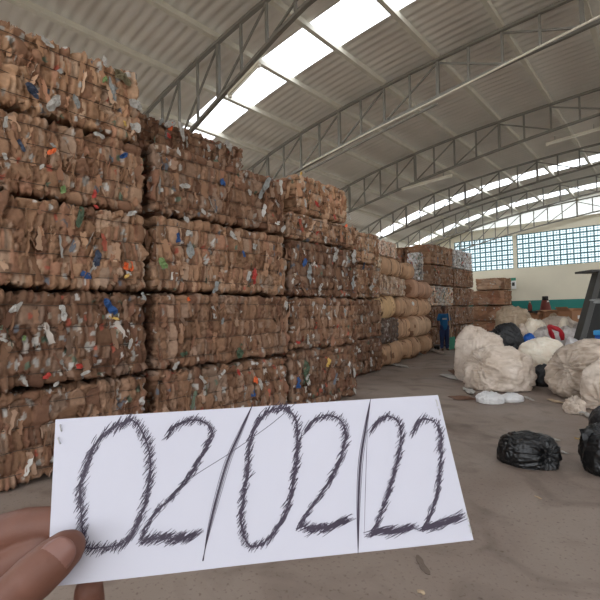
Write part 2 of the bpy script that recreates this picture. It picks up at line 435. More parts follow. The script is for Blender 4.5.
def scrap_mesh(w, hgt, seed):
    """crumpled piece of film about w wide and hgt tall, lying in the local y-z plane, facing +x, irregular outline"""
    rng = np.random.default_rng(seed); nr, na = 6, 22
    ang = np.linspace(0, 2 * math.pi, na, endpoint=False)
    R = .45 + .7 * rng.random(na)
    R = (R * 2 + np.roll(R, 1) + np.roll(R, -1) + .5 * np.roll(R, 2)) / 4.5
    R *= 1 + .35 * np.cos(2 * ang + rng.uniform(0, 6))
    V = [(0.012, 0, 0)]; F = []
    for i in range(1, nr + 1):
        for k, a in enumerate(ang):
            ca, sa = math.cos(a), math.sin(a); sq = 1 / max(abs(ca), abs(sa)) ** .6
            rr = i / nr * R[k] * sq
            V.append((0, rr * ca * w / 2, rr * sa * hgt / 2))
    V = np.array(V); q = V * 22 + seed * 3.1
    s = min(w, hgt)
    V[:, 0] = .012 + s * .24 * vnoise(q + 2, seed) + s * .16 * ridge(q * 1.8, seed + 1, 2)
    for k in range(na): F.append((0, 1 + k, 1 + (k + 1) % na))
    for i in range(nr - 1):
        for k in range(na):
            a = 1 + i * na + k; b = 1 + i * na + (k + 1) % na; F.append((a, a + na, b + na, b))
    return V, F

def make_bale(label, x, y, z, seed, res=None, tone=(1, 1, 1), white=.05, flaps=110, wires=4, rz=0.0, ry=0.0, amp=1.0, group=None, name='cardboard_bale', cat='bale', cell=None, m='bale', pale=False):
    """x, y, z are (min, max) spans of the block"""
    h = [(b - a) / 2 for a, b in (x, y, z)]
    c = [(a + b) / 2 for a, b in (x, y, z)]
    t = thing(name, label, cat, (c[0], c[1], z[0]), rz, group)
    kw = dict(tone=tone, white=white, amp=amp, pale=pale)
    if res: kw['res'] = res
    if cell: kw['cell'] = cell
    v, f, col = bale_body(h, seed, **kw)
    v[:, 2] += h[2]
    mesh('packed_sheets', v, f, M[m], t, tint=col)
    if flaps:
        v, f, col = flaps_mesh(h, seed, flaps, tone, 1.0 if pale else white * 1.2); v[:, 2] += h[2]
        o = mesh('loose_flaps', v, f, M['flap'], t, tint=col); o['kind'] = 'stuff'
    for k, wz in enumerate((-.72, -.24, .24, .72)[:wires]):
        o = wire_loop(h, wz * h[2] + h[2], seed * 7 + k).build('baling_wire', M['wire'], t)
    t['_h'] = 0; del t['_h']
    t.rotation_euler[1] = ry
    return t, h, c
def scrap(t, mk, px, py, w, hh_, seed, xplane=-4.38, rx=0.0):
    """a bit of film caught in the front face of a bale, w x hh_ in photo pixels"""
    p = on_x(px, py, xplane); k = dist(p) / FPX
    (ya, yb_), (za, zb_) = SPAN[t.name]; m_ = hh_ * k * .6
    p[1] = min(max(p[1], ya + .06), yb_ - .06); p[2] = min(max(p[2], za + m_), zb_ - m_ * .5)
    d = ray(px, py); cosf = abs(d[0]) / np.linalg.norm(d)
    v, f = scrap_mesh(w * k / max(.5, math.sqrt(1 - cosf ** 2) if False else 1) * 1.02, hh_ * k * .98, seed)
    o = mesh('film_scrap', v, f, M[mk], t)
    o.location = [float(p[i] - t.location[i]) for i in range(3)]; o.rotation_euler = (rx, 0, 0)
    return o

# ================================================================== THE HALL
XL, XR, YF, YB = -13.0, 13.0, -9.0, 26.4
def zr(x): return 7.27 - .0065 * x * x - .00004 * x ** 4
def zb(x): return 6.6 - .06 * abs(x) - .0085 * x * x
mb = MB(); mb.box((XL - .3, YF - 6, -.2), (XR + 3, YB + .3, 0)); struct(mb.build('floor', M['floor']))
# roof sheets: corrugation runs across the hall
sky_rows = [(-6.4, -5.4), (-1.9, -.9), (6.3, 7.36), (19.7, 20.65), (24.1, 25.05)]  # first pair is out of view, added to let in more light
def roof_strip(y0, y1, name, m, dz=0.0, flat=False):
    per = .21; ys = []; zs = []; y = y0
    while y < y1 - 1e-6:
        for dy, z in ((0, 0), (.08, 0), (.115, .025), (.175, .025)):
            if y + dy < y1: ys.append(y + dy); zs.append(z)
        y += per
    ys.append(y1); zs.append(0)
    ys = np.array(ys); zs = np.array(zs)
    xs = np.linspace(XL - .5, XR + .5, 54)
    X, Y = np.meshgrid(xs, ys, indexing='ij'); Z = zr(X) + .06 + dz + zs[None, :]
    n, k = X.shape
    a, b = np.meshgrid(np.arange(n - 1), np.arange(k - 1), indexing='ij'); i = (a * k + b).ravel()
    f = np.stack([i, i + k, i + k + 1, i + 1], 1)
    return mesh(name, np.stack([X, Y, Z], -1).reshape(-1, 3), f, m)
edges = [YF]
for a, b in sky_rows: edges += [a, b]
edges.append(YB + .5)
rv = None
for i in range(0, len(edges), 2):
    o = roof_strip(edges[i] - (.03 if i else 0), edges[i + 1] + (.03 if i + 2 < len(edges) else 0), 'ceiling' if i == 0 else 'ceiling.%03d' % (i // 2), M['roof']); struct(o)
for k, (a, b) in enumerate(sky_rows):
    o = roof_strip(a, b, 'window_%d' % (k + 3), M['skylight'], .03)
    struct(o, 'clear roof sheet strip letting daylight in')  # the added strips out of view share this label

# back wall with two long lattice windows
WZ0, WZ1 = 3.78, 5.68
wins = [(-10.45, -7.06), (-6.86, -2.9), (-2.7, 1.3), (1.5, 5.5)]
mb = MB()
mb.box((XL, YB, 1.93), (XR, YB + .2, WZ0))
mb.box((XL, YB, WZ1), (XR, YB + .2, 6.2))
xs = [XL] + [e for w in wins for e in w] + [XR]
for i in range(0, len(xs), 2): mb.box((xs[i], YB, WZ0), (xs[i + 1], YB + .2, WZ1))
bw = struct(mb.build('wall_back', M['wall']))
mb = MB().box((XL, YB - .012, 0), (XR, YB + .2, 1.93)); struct(mb.build('trim_1', M['teal']), 'teal painted dado along the foot of the cream back wall')
mb = MB().box((XL, YB - .05, 6.1), (XR, YB + .02, 6.24)); struct(mb.build('trim_2', M['wall']), 'cream concrete beam along the top of the back wall')
for k, (a, b) in enumerate(wins):
    mb = MB(); n = int(round((b - a) / .315)); dx = (b - a) / n; rows = 7; dz = (WZ1 - WZ0) / rows
    for i in range(n + 1): mb.box((a + i * dx - .026, YB + .04, WZ0), (a + i * dx + .026, YB + .14, WZ1))
    for j in range(rows + 1): mb.box((a, YB + .03, WZ0 + j * dz - .038), (b, YB + .15, WZ0 + j * dz + .038))
    for i in range(n): mb.box((a + (i + .5) * dx - .008, YB + .085, WZ0), (a + (i + .5) * dx + .008, YB + .1, WZ1))
    for j in range(rows): mb.box((a, YB + .085, WZ0 + (j + .5) * dz - .011), (b, YB + .1, WZ0 + (j + .5) * dz + .011))
    gz = MB().box((a, YB + .16, WZ0), (b, YB + .165, WZ1))
    o = struct(mb.build('window_%d' % (k + 1) if k < 2 else 'window_%d' % (k + 6), M['lattice']), 'long window of teal lattice blocks in the cream back wall')
    gz.build('glazing', M['frost'], o)  # milky pane added to dim the brightness seen through the bars
# gable cladding over the wall
mb = MB(); xs = np.linspace(XL, XR, 41)
for z0 in np.arange(6.2, 7.2, .075):
    for i in range(40):
        if z0 + .07 < zr(xs[i]) + .08:
            mb.box((xs[i], YB + .22, z0), (xs[i + 1], YB + .235, z0 + .07))
v = []; f = []
zz = np.arange(6.15, 7.36, .02); prof = .018 * np.sin(zz / .075 * 2 * math.pi)
X, Z = np.meshgrid(xs, zz, indexing='ij'); Yg = YB + .25 + np.repeat(prof[None], len(xs), 0)
n, k = X.shape; a, b = np.meshgrid(np.arange(n - 1), np.arange(k - 1), indexing='ij'); i = (a * k + b).ravel()
struct(mesh('wall_gable', np.stack([X, Yg, Z], -1).reshape(-1, 3), np.stack([i, i + k, i + k + 1, i + 1], 1), M['gable']))
# side walls: closed below, open ventilation band above
struct(MB().box((XL - .2, YF, 0), (XL, YB + .2, 3.6)).build('wall_left', M['wall']))
struct(MB().box((XR, YF, 0), (XR + .2, YB + .2, 2.6)).build('wall_right', M['wall']))

mb = MB(); mb.box((XL, YF - .2, 0), (-4.5, YF, 5.0)); mb.box((8.5, YF - .2, 0), (XR, YF, 5.0)); mb.box((XL, YF - .2, 5.0), (XR, YF, 6.0)); struct(mb.build('wall_front', M['wall']))  # unseen end wall, added to narrow the daylight from behind
# ------------------------------------------------------------------ trusses and purlins
PX = [-2.5 - 1.35 * k for k in range(8)] + [-2.5 + 1.35 * k for k in range(1, 12)]
PX = sorted(PX)
def zb_near(x): return 6.41 - .355 * (abs(x) - 4.5) if abs(x) > 4.5 else 6.41 + .12 * (4.5 - abs(x))
def make_truss(label, y, zb=zb):
    t = thing('roof_truss', label, 'roof truss', (0, y, 0), 0, 'arched steel roof trusses')
    for nm, fz, sz in (('top_chord', lambda x: zr(x) - .13, .06), ('bottom_chord', lambda x: zb(x) - .03, .06)):
        mb = MB(); xs = np.linspace(-12.9, 12.9, 40)
        for a, b in zip(xs[:-1], xs[1:]): mb.beam((a, 0, fz(a)), (b, 0, fz(b)), .08, sz)
        mb.build(nm, M['steel_dark'], t)
    nodes = []
    for i, x in enumerate(PX):
        nodes.append(x)
        if i + 1 < len(PX): nodes.append((x + PX[i + 1]) / 2)
    for i, x in enumerate(nodes):
        w = .07 if i % 4 == 0 else .045
        MB().beam((x, 0, zb(x)), (x, 0, zr(x) - .18), w, w).build('vertical_strut', M['steel_dark'], t)
    for i in range(len(PX) - 1):
        a, b = PX[i], PX[i + 1]
        mid = (a + b) / 2
        if mid < -4.2 or mid > 5: MB().beam((a, 0, zb(a)), (b, 0, zr(b) - .2), .035, .035).build('diagonal_brace', M['steel_dark'], t)
        else: MB().beam((a, 0, zr(a) - .2), (b, 0, zb(b)), .035, .035).build('diagonal_brace', M['steel_dark'], t)
    return t
TY = [5.15, 9.1, 13.4, 17.9, 22.0, 26.15]
TL = ['arched steel truss nearest overhead, above the tallest bale stack',
      'arched steel truss carrying the long pale conduit on its lower chord',
      'arched steel truss with the short lamp batten, third into the hall',
      'arched steel truss in front of the second roof-light strip',
      'arched steel truss between the two far roof-light strips',
      'arched steel truss standing right above the lattice windows']
make_truss(TL[0], TY[0], zb_near)
t0 = make_truss(TL[1], TY[1])
for y, lb in zip(TY[2:], TL[2:]):
    c = copy_tree(t0); c.location.y = y; c['label'] = lb
c = copy_tree(t0); c.location.y = .6; c['label'] = 'arched steel truss just over the entrance, out in front of all others'
c = copy_tree(t0); c.location.y = -3.9; c['label'] = 'arched steel truss at the open end of the hall'
pm = None
for i, x in enumerate(PX):
    mb = MB(); z = zr(x) - .05
    mb.box((-.045, YF, -.06), (.045, YB + .1, .062))
    if pm is None:
        pm = mb.build('purlin', M['steel']); o = pm
    else:
        o = pm.copy(); COL.objects.link(o)
    o.location = (x, 0, z); o.rotation_euler = (0, math.atan(.013 * x + .00016 * x ** 3), 0)
    tag(o, 'grey steel purlin running lengthwise under the corrugated roof', 'purlin', 'roof purlins')
# thin cross braces under the roof
def cross(label, p, q):
    o = MB().tube([p, q], .011, 6).build('bracing_rod', M['steel_dark']); tag(o, label, 'bracing rod')
cross('thin bracing rod crossing the roof bay above the tallest bales', (PX[3], 1.0, zr(PX[3]) - .13), (PX[1], 5.0, zr(PX[1]) - .13))

# conduit, tray and lamp battens
def batten(label, p, q, dark=False):
    p, q = np.array(p), np.array(q); c = (p + q) / 2
    t = thing('strip_lamp', label, 'lamp', c)
    MB().beam(p - c, q - c, .075, .05).build('lamp_housing', M['steel_dark'] if dark else M['pipe'], t)
    d = (q - p) / np.linalg.norm(q - p); L = np.linalg.norm(q - p)
    MB().tube([-d * (L / 2 - .05) - np.array([0, 0, .045]), d * (L / 2 - .05) - np.array([0, 0, .045])], .017, 8).build('lamp_tube', M['steel'] if dark else M['tube'], t)
    for s in (-1, 1):
        e = d * s * (L / 2 - .03)
        MB().box(e - np.array([.025, .025, .07]), e + np.array([.025, .025, -.0])).build('lamp_holder', M['pipe'], t)
        MB().tube([e * .7 + np.array([0, 0, .02]), e * .7 + np.array([0, 0, .16])], .008, 6).build('hanger', M['steel_dark'], t)
    return t
batten('unlit strip lamp under the nearest truss beside the big roof-light', on_y(260, 62, 5.0), on_y(229, 95, 5.0))
batten('unlit strip lamp on the third truss, pale against dark steel', on_y(402, 189, 13.3), on_y(452, 175, 13.3))
batten('pale strip lamp hanging alone high above the heap of sacks', on_y(546, 144, 14.4), on_y(604, 127, 14.4))
pts = [on_y(px, py, 8.98) for px, py in ((303, 167), (370, 132), (433, 101), (500, 67), (600, 16))]
o = MB().tube(pts, .022, 8).build('conduit', M['pipe']); tag(o, 'long pale conduit running along the lower chord of a truss', 'conduit')
pts = [on_y(px, py, 8.98) for px, py in ((305, 172), (370, 138), (437, 104))]
o = MB().tube(pts, .03, 8).build('cable_tray', M['steel_dark']); tag(o, 'short dark cable tray right below the pale conduit', 'cable tray')
pts = [(on_y(px, 180, 13.32)[0], 13.32, zb(on_y(px, 180, 13.32)[0]) - .07) for px in (402, 425, 450, 475, 500)]
o = MB().tube(pts, .03, 8).build('cable_tray', M['steel_dark']); tag(o, 'dark cable tray ending in mid air over the far hall', 'cable tray')

# ================================================================== THE BALE STACKS
XF = -4.4
D = 1.15
def xs_(off=0.0): return (XF - D + off, XF + off)
A = (.26, 2.43); B = (2.53, 4.69); C = (4.77, 6.5)
N = {}; SPAN = {}
def bale(key, label, y, z, off, seed, **k):
    k.setdefault('rz', random.Random(seed).uniform(-.012, .012))
    g = 12
    x = k.pop('x', None) or xs_(off)
    N[key] = make_bale(label, x, y, (z[0] + .02, z[1] - .015), seed, **k)[0]
    SPAN[N[key].name] = (y, z)
T1, T2, T3, T4 = (.6, .545, .52), (.455, .4, .385), (.36, .31, .3), (.8, .74, .7)  # palest tone, for top bales, raised to put overhead light into the colour
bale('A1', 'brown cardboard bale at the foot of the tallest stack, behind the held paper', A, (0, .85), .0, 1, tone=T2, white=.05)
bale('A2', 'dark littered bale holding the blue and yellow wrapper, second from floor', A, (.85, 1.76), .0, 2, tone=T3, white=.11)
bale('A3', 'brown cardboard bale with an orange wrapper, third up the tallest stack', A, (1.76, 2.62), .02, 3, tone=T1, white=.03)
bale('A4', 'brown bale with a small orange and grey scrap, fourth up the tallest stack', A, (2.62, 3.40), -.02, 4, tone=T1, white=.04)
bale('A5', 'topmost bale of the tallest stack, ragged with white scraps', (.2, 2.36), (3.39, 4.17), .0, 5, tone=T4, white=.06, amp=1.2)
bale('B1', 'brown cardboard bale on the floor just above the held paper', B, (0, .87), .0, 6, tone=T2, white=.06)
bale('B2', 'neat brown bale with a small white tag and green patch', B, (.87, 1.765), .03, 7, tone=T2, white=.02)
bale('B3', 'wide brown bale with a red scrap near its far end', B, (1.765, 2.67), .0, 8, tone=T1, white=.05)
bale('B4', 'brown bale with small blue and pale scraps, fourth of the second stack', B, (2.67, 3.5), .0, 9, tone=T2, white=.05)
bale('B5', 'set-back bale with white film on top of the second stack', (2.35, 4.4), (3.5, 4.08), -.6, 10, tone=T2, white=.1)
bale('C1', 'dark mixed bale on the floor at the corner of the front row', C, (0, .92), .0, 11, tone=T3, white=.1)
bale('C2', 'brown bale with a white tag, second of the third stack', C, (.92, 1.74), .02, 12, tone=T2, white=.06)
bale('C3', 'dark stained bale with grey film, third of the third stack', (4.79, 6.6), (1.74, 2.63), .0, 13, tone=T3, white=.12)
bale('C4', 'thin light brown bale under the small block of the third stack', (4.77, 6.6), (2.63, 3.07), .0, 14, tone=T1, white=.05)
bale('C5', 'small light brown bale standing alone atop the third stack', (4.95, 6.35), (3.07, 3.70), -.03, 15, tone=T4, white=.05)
DR = (.03, .024, .024)
DX = (-6.8, -5.65); DY = (7.4, 9.5)
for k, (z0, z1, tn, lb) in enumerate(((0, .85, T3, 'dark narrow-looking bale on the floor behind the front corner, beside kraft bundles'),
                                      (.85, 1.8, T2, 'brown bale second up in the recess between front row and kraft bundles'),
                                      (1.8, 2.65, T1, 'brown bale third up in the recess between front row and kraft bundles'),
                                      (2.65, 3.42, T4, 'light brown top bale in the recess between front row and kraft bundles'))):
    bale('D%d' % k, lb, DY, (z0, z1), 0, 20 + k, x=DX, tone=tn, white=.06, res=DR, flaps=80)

# scraps of film caught in the fronts, at their places
S = [('A2', 'scrap_blue', 109, 307, 11, 15), ('A2', 'scrap_yellow', 113, 318, 9, 4), ('A2', 'scrap_white', 62, 312, 8, 13), ('A2', 'scrap_white', 15, 308, 9, 14), ('A2', 'scrap_red', 46, 376, 8, 7), ('A2', 'scrap_white', 84, 373, 10, 5), ('A2', 'scrap_grey', 147, 296, 6, 9), ('A2', 'scrap_green', 23, 338, 5, 5), ('A2', 'scrap_white', 2, 340, 7, 5), ('A2', 'scrap_white', 130, 343, 5, 10), ('A2', 'scrap_red', 78, 366, 10, 5), ('A2', 'scrap_white', 55, 385, 6, 6), ('A2', 'scrap_white', 24, 382, 5, 8),
     ('A3', 'scrap_orange', 128, 266, 11, 14), ('A3', 'scrap_white', 128, 273, 10, 3), ('A3', 'scrap_yellow', 126, 276, 6, 5), ('A3', 'scrap_blue', 85, 275, 11, 9), ('A3', 'scrap_dkgreen', 80, 216, 9, 20), ('A3', 'scrap_navy', 97, 258, 9, 16), ('A3', 'scrap_white', 131, 208, 12, 6), ('A3', 'scrap_red', 96, 202, 5, 4),
     ('A4', 'scrap_orange', 52, 152, 6, 9), ('A4', 'scrap_grey', 53, 146, 5, 5), ('A4', 'scrap_navy', 22, 146, 6, 11), ('A4', 'scrap_white', 5, 157, 6, 7), ('A4', 'scrap_white', 99, 136, 11, 8), ('A4', 'scrap_green', 63, 190, 6, 12), ('A4', 'scrap_blue', 124, 156, 9, 7), ('A4', 'scrap_red', 94, 195, 6, 9), ('A4', 'scrap_white', 42, 167, 4, 6), ('A4', 'scrap_white', 6, 122, 6, 12),
     ('A5', 'scrap_white', 53, 105, 13, 20), ('A5', 'scrap_navy', 32, 92, 13, 12), ('A5', 'scrap_white', 47, 43, 10, 9), ('A5', 'scrap_white', 104, 58, 6, 10), ('A5', 'scrap_grey', 112, 90, 7, 22), ('A5', 'scrap_olive', 121, 77, 16, 14), ('A5', 'scrap_white', 134, 104, 18, 10), ('A5', 'scrap_white', 134, 127, 9, 13), ('A5', 'scrap_yellow', 125, 124, 5, 5), ('A5', 'scrap_green', 104, 80, 5, 10), ('A5', 'scrap_grey', 76, 102, 7, 14),
     ('B4', 'scrap_blue', 222, 182, 6, 11), ('B4', 'scrap_grey', 264, 188, 8, 24), ('B4', 'scrap_white', 178, 152, 5, 9), ('B4', 'scrap_white', 203, 212, 5, 7), ('B4', 'scrap_white', 184, 186, 11, 8), ('B4', 'scrap_white', 249, 192, 5, 7), ('B4', 'scrap_white', 283, 232, 5, 9),
     ('B3', 'scrap_red', 254, 277, 8, 16), ('B3', 'scrap_white', 248, 276, 5, 10), ('B3', 'scrap_white', 254, 247, 6, 9), ('B3', 'scrap_green', 163, 263, 7, 18), ('B3', 'scrap_blue', 178, 238, 7, 9), ('B3', 'scrap_grey', 190, 250, 7, 22), ('B3', 'scrap_white', 188, 233, 9, 7), ('B3', 'scrap_white', 233, 236, 7, 12), ('B3', 'scrap_grey', 216, 289, 7, 11), ('B3', 'scrap_white', 186, 206, 6, 8), ('B3', 'scrap_blue', 243, 254, 5, 6),
     ('B2', 'scrap_white', 249, 339, 5, 9), ('B2', 'scrap_grey', 222, 321, 5, 7), ('B2', 'scrap_dkgreen', 240, 352, 10, 18), ('B2', 'scrap_dkgreen', 184, 354, 8, 7), ('B2', 'scrap_orange', 188, 299, 5, 4), ('B2', 'scrap_white', 176, 368, 7, 7), ('B2', 'scrap_white', 292, 305, 5, 12),
     ('B1', 'scrap_orange', 255, 380, 6, 10), ('B1', 'scrap_blue', 252, 394, 7, 9), ('B1', 'scrap_white', 260, 384, 6, 12), ('B1', 'scrap_white', 222, 373, 5, 5), ('B1', 'scrap_red', 238, 372, 5, 6),
     ('C1', 'scrap_blue', 298, 382, 9, 11), ('C1', 'scrap_dkgreen', 306, 372, 10, 22), ('C1', 'scrap_white', 307, 380, 5, 18), ('C1', 'scrap_yellow', 328, 362, 7, 9), ('C1', 'scrap_white', 354, 373, 5, 12), ('C1', 'scrap_white', 354, 391, 4, 7),
     ('C2', 'scrap_white', 307, 339, 6, 10), ('C2', 'scrap_red', 297, 342, 6, 4), ('C2', 'scrap_white', 323, 307, 4, 7), ('C2', 'scrap_red', 337, 325, 3, 5), ('C2', 'scrap_grey', 344, 312, 4, 9),
     ('C3', 'scrap_blue', 304, 263, 6, 9), ('C3', 'scrap_grey', 309, 275, 9, 20), ('C3', 'scrap_white', 335, 255, 8, 16), ('C3', 'scrap_white', 353, 258, 7, 14), ('C3', 'scrap_grey', 352, 282, 6, 13), ('C3', 'scrap_white', 320, 288, 5, 9),
     ('C4', 'scrap_red', 317, 233, 4, 5), ('C4', 'scrap_orange', 346, 226, 5, 4), ('C4', 'scrap_white', 325, 240, 5, 7), ('C4', 'scrap_white', 306, 226, 4, 6),
     ('C5', 'scrap_red', 316, 204, 6, 8), ('C5', 'scrap_red', 334, 217, 5, 4), ('C5', 'scrap_white', 348, 216, 6, 8), ('C5', 'scrap_white', 304, 203, 5, 9), ('C5', 'scrap_yellow', 298, 173, 5, 5), ('C5', 'scrap_white', 323, 190, 4, 8)]
for i, (b, mk, px, py, w, h_) in enumerate(S):
    scrap(N[b], mk, px, py, w, h_, 100 + i, -4.39, random.Random(i).uniform(-.4, .4))
for i, (mk, px, py, w, h_) in enumerate((('scrap_white', 170, 124, 10, 12), ('scrap_orange', 170, 127, 7, 8), ('scrap_white', 181, 132, 7, 16), ('scrap_red', 168, 136, 6, 5), ('scrap_grey', 160, 122, 6, 10), ('scrap_white', 228, 146, 7, 14), ('scrap_grey', 219, 147, 5, 10))):
    scrap(N['B5'], mk, px, py, w, h_, 300 + i, -4.972)
for i, (b, mk, px, py, w, h_) in enumerate((('D1', 'scrap_white', 361, 318, 4, 9), ('D1', 'scrap_grey', 370, 330, 4, 6), ('D2', 'scrap_navy', 363, 257, 5, 8), ('D2', 'scrap_white', 371, 287, 5, 8), ('D3', 'scrap_white', 368, 247, 4, 6), ('D0', 'scrap_white', 372, 352, 4, 6))):
    scrap(N[b], mk, px, py, w, h_, 330 + i, -5.62)

# ------------------------------------------------------------------ kraft bundles (pressed rolls and soft bales) past the front row
def kx(y): return -5.85 - (y - 9.9) * .18
def y_of(px):
    r = ray(px, 310); q = r[0] / r[1]       # x = q*y ; x = -5.85-.18(y-9.9)
    return (-5.85 + .18 * 9.9) / (q + .18)
KR = {'tan': (208, 172, 130), 'kraft': (194, 156, 124), 'pale': (198, 164, 134), 'pink': (184, 144, 118), 'brown': (138, 102, 78), 'dark': (92, 68, 54), 'mix': (158, 122, 96)}
krng = random.Random(77)
def roll(label, px0, px1, z0, z1, colk, seed, kind='roll', labelcard=False, dx=0.0):
    y0, y1 = y_of(px0), y_of(px1); cy = (y0 + y1) / 2; hy = max(.2, (y1 - y0) / 2 - .01); hz = (z1 - z0) / 2; hx = .5
    x = kx(cy) - hx + dx + krng.uniform(-.07, .07); hx *= krng.uniform(.95, 1.05)
    t = thing('kraft_bundle' if kind != 'bale' else 'soft_bale', label, 'bundle' if kind != 'bale' else 'bale', (x, cy, z0), rad(10.2) + krng.uniform(-.07, .07))
    col = np.array(lin(KR[colk]))
    if kind == 'bale':
        v, f, c = bale_body((hx, hy, hz), seed, res=(.05, .03, .03), tone=tuple(col / np.array(lin((165, 122, 92)))), white=.09, amp=1.1, cell=(.4, .1, .3))
        v[:, 2] += hz; mesh('packed_sheets', v, f, M['bale'], t, tint=c)
    else:
        p, f = lattice(hx, hy, hz, .045, .028, .028)
        q, n = round_box(p, (hx, hy, hz), min(hz * .9, hy * .7))
        r = min(hz * .9, hy * .7); b = q + n * r
        yy = b[:, 1] / hy
        d = -.05 * np.clip(np.abs(yy) - .55, 0, 1) ** 1.0 + .025 * np.cos(yy * 5 + seed) + .03 * vnoise(b * 1.7 + seed, seed + 2)
        fold = ridge(np.stack([b[:, 0] * 1.5, b[:, 1] * 5, b[:, 2] * 1.6], 1) + seed, seed, 3)
        d += .045 * fold + .04 * fbm(b * 2.6, seed + 5, 3)
        d -= .014 * np.exp(-((yy - .35) / .05) ** 2) + .014 * np.exp(-((yy + .4) / .05) ** 2)
        v = b + n * d[:, None]; v[:, 2] = np.clip(v[:, 2], -hz - .01, hz + .02) + hz
        c = col[None] * (.86 + .28 * h01(np.floor(b[:, 1] * 7).astype(int), np.floor(b[:, 2] * 0).astype(int), np.floor(b[:, 0] * 0).astype(int), seed))[:, None]
        torn = fbm(b * np.array([3, 7, 4]) + seed * 2, seed + 31, 3) > .38
        c = np.where(torn[:, None], np.array(lin(KR['brown']))[None], c)
        mesh('wrapped_paper', v, f, M['kraft'], t, smooth=True, tint=c)
    for k in (-.4, .35):
        pts = []
        for i in range(28):
            a = 2 * math.pi * i / 28; ca, sa = math.cos(a), math.sin(a); s = 1 / max(abs(ca), abs(sa)) ** .72
            pts.append((ca * s * hx * 1.0, k * hy, hz + sa * s * hz * .97))
        MB().tube(pts, .006, 5, close=True).build('strap', M['wire'], t)
    if labelcard:
        v, f = scrap_mesh(.12, .16, seed); o = mesh('paper_label', v, f, M['white'], t); o.location = (hx + .02, hy * .45, hz * 1.35)
    return t
rows = [(0, .64), (.65, 1.29), (1.3, 1.92), (1.93, 2.47), (2.48, 2.98), (2.99, 3.42)]
roll('kraft bundle with dark torn end, on the floor at the near corner', 381, 404, *rows[0], 'kraft', 401)
roll('plain kraft bundle on the floor, second along the bundle stack', 404.5, 421, *rows[0], 'kraft', 402)
roll('kraft bundle on the floor at the end nearest the blue-shirted person', 421.5, 431.5, *rows[0], 'kraft', 403)
roll('dark brown crumpled soft bale low in the bundle stack', 381, 398, *rows[1], 'dark', 404, 'bale')
roll('torn kraft bundle beside the dark crumpled soft bale', 398.5, 410, *rows[1], 'kraft', 405)
roll('pale kraft bundle in the second layer, over plain kraft ones', 410.5, 431.5, *rows[1], 'pale', 406)
roll('yellowish folded kraft bundle, third layer, near end', 377, 398, *rows[2], 'tan', 407)
roll('rounded kraft bundle carrying a small white label', 398.5, 413, *rows[2], 'kraft', 408, labelcard=True)
roll('crumpled kraft bundle at the far end of the third layer', 413.5, 432.5, *rows[2], 'kraft', 409)
roll('crumpled tan soft bale in the fourth layer, next to front bales', 379, 389, *rows[3], 'mix', 410, 'bale')
roll('soft bale of brown and white paper strips in the fourth layer', 389.5, 408, *rows[3], 'mix', 411, 'bale')
roll('pinkish kraft bundle jutting out over the stack end', 408.5, 433, *rows[3], 'pink', 412)
roll('crumpled tan soft bale in the fifth layer, next to front bales', 378, 384, *rows[4], 'kraft', 413, 'bale')
roll('smooth broad kraft bundle below the topmost soft bale', 384.5, 405, *rows[4], 'kraft', 414)
roll('short kraft bundle below the bundle of white paper strips', 405.5, 416, *rows[4], 'kraft', 415)
roll('topmost pinkish brown soft bale on the bundle stack', 377, 398, *rows[5], 'pink', 416, 'bale')
# white paper strips bale sitting on the stack end
y0, y1 = y_of(409), y_of(424)
make_bale('bundle of loose white paper strips on the end of the stack', (kx(13.3) - .36, kx(13.3) + .02), (13.15, 13.6), (2.5, 3.42), 430, res=(.04, .025, .025), pale=True, flaps=120, wires=2, name='paper_bale')
# more bundles behind, so that the layers above are carried

# ------------------------------------------------------------------ far tall stack
FR = (.05, .035, .035)
fx = (-8.45, -7.3)
labs = {0: 'on the floor', 1: 'second from the floor', 2: 'third from the floor', 3: 'fourth from the floor', 4: 'topmost'}
F1, F2 = (16.05, 18.25), (18.4, 20.6)
tones = [T2, T3, T2, T2, T1]
for k in range(5):
    z = (k * .83, k * .83 + .82)
    if k == 2: bale('Fa2', 'grey-white mixed paper bale in the far tall stack, above the person', F1, z, 0, 502, x=fx, tone=(1.0, 1.02, 1.04), white=.55, res=FR, flaps=90, wires=3)
    else: bale('Fa%d' % k, 'brown bale, %s, in the far tall stack behind the blue-shirted person' % labs[k], F1, z, 0, 500 + k, x=fx, tone=tones[k], white=.07, res=FR, flaps=70, wires=3)
    if k == 4: make_bale('white paper bale topping the far tall stack, against the lattice window', fx, F2, z, 520, res=FR, pale=True, flaps=70, wires=3, name='paper_bale')
    else: bale('Fb%d' % k, 'brown bale, %s, in the column under the white topping bale' % labs[k], F2, z, 0, 510 + k, x=fx, tone=tones[(k + 1) % 4], white=.09, res=FR, flaps=70, wires=3)
    bale('Fc%d' % k, 'brown bale, %s, in the far stack column hidden behind kraft bundles' % labs[k], F1, z, 0, 530 + k, x=(-9.7, -8.55), tone=tones[k], white=.05, res=FR, flaps=40, wires=2)
# stack by the back wall
gx = (-8.72, -6.98)
for k, (lb, tn) in enumerate((('reddish brown bale on the floor of the small stack by the back wall', (.5, .41, .37)), ('reddish brown bale second up in the small stack by the back wall', (.5, .41, .37)),
                              ('reddish brown bale third up in the small stack by the back wall', (.53, .43, .39)), ('paler flat bale topping the small stack by the back wall', (.6, .54, .51)))):
    xx = gx if k < 3 else (gx[0] + .25, gx[1])
    bale('G%d' % k, lb, (24.3, 25.6), (k * .84, k * .84 + (.83 if k < 3 else .66)), 0, 550 + k, x=xx, tone=tn, white=.02, res=FR, flaps=30, wires=2)

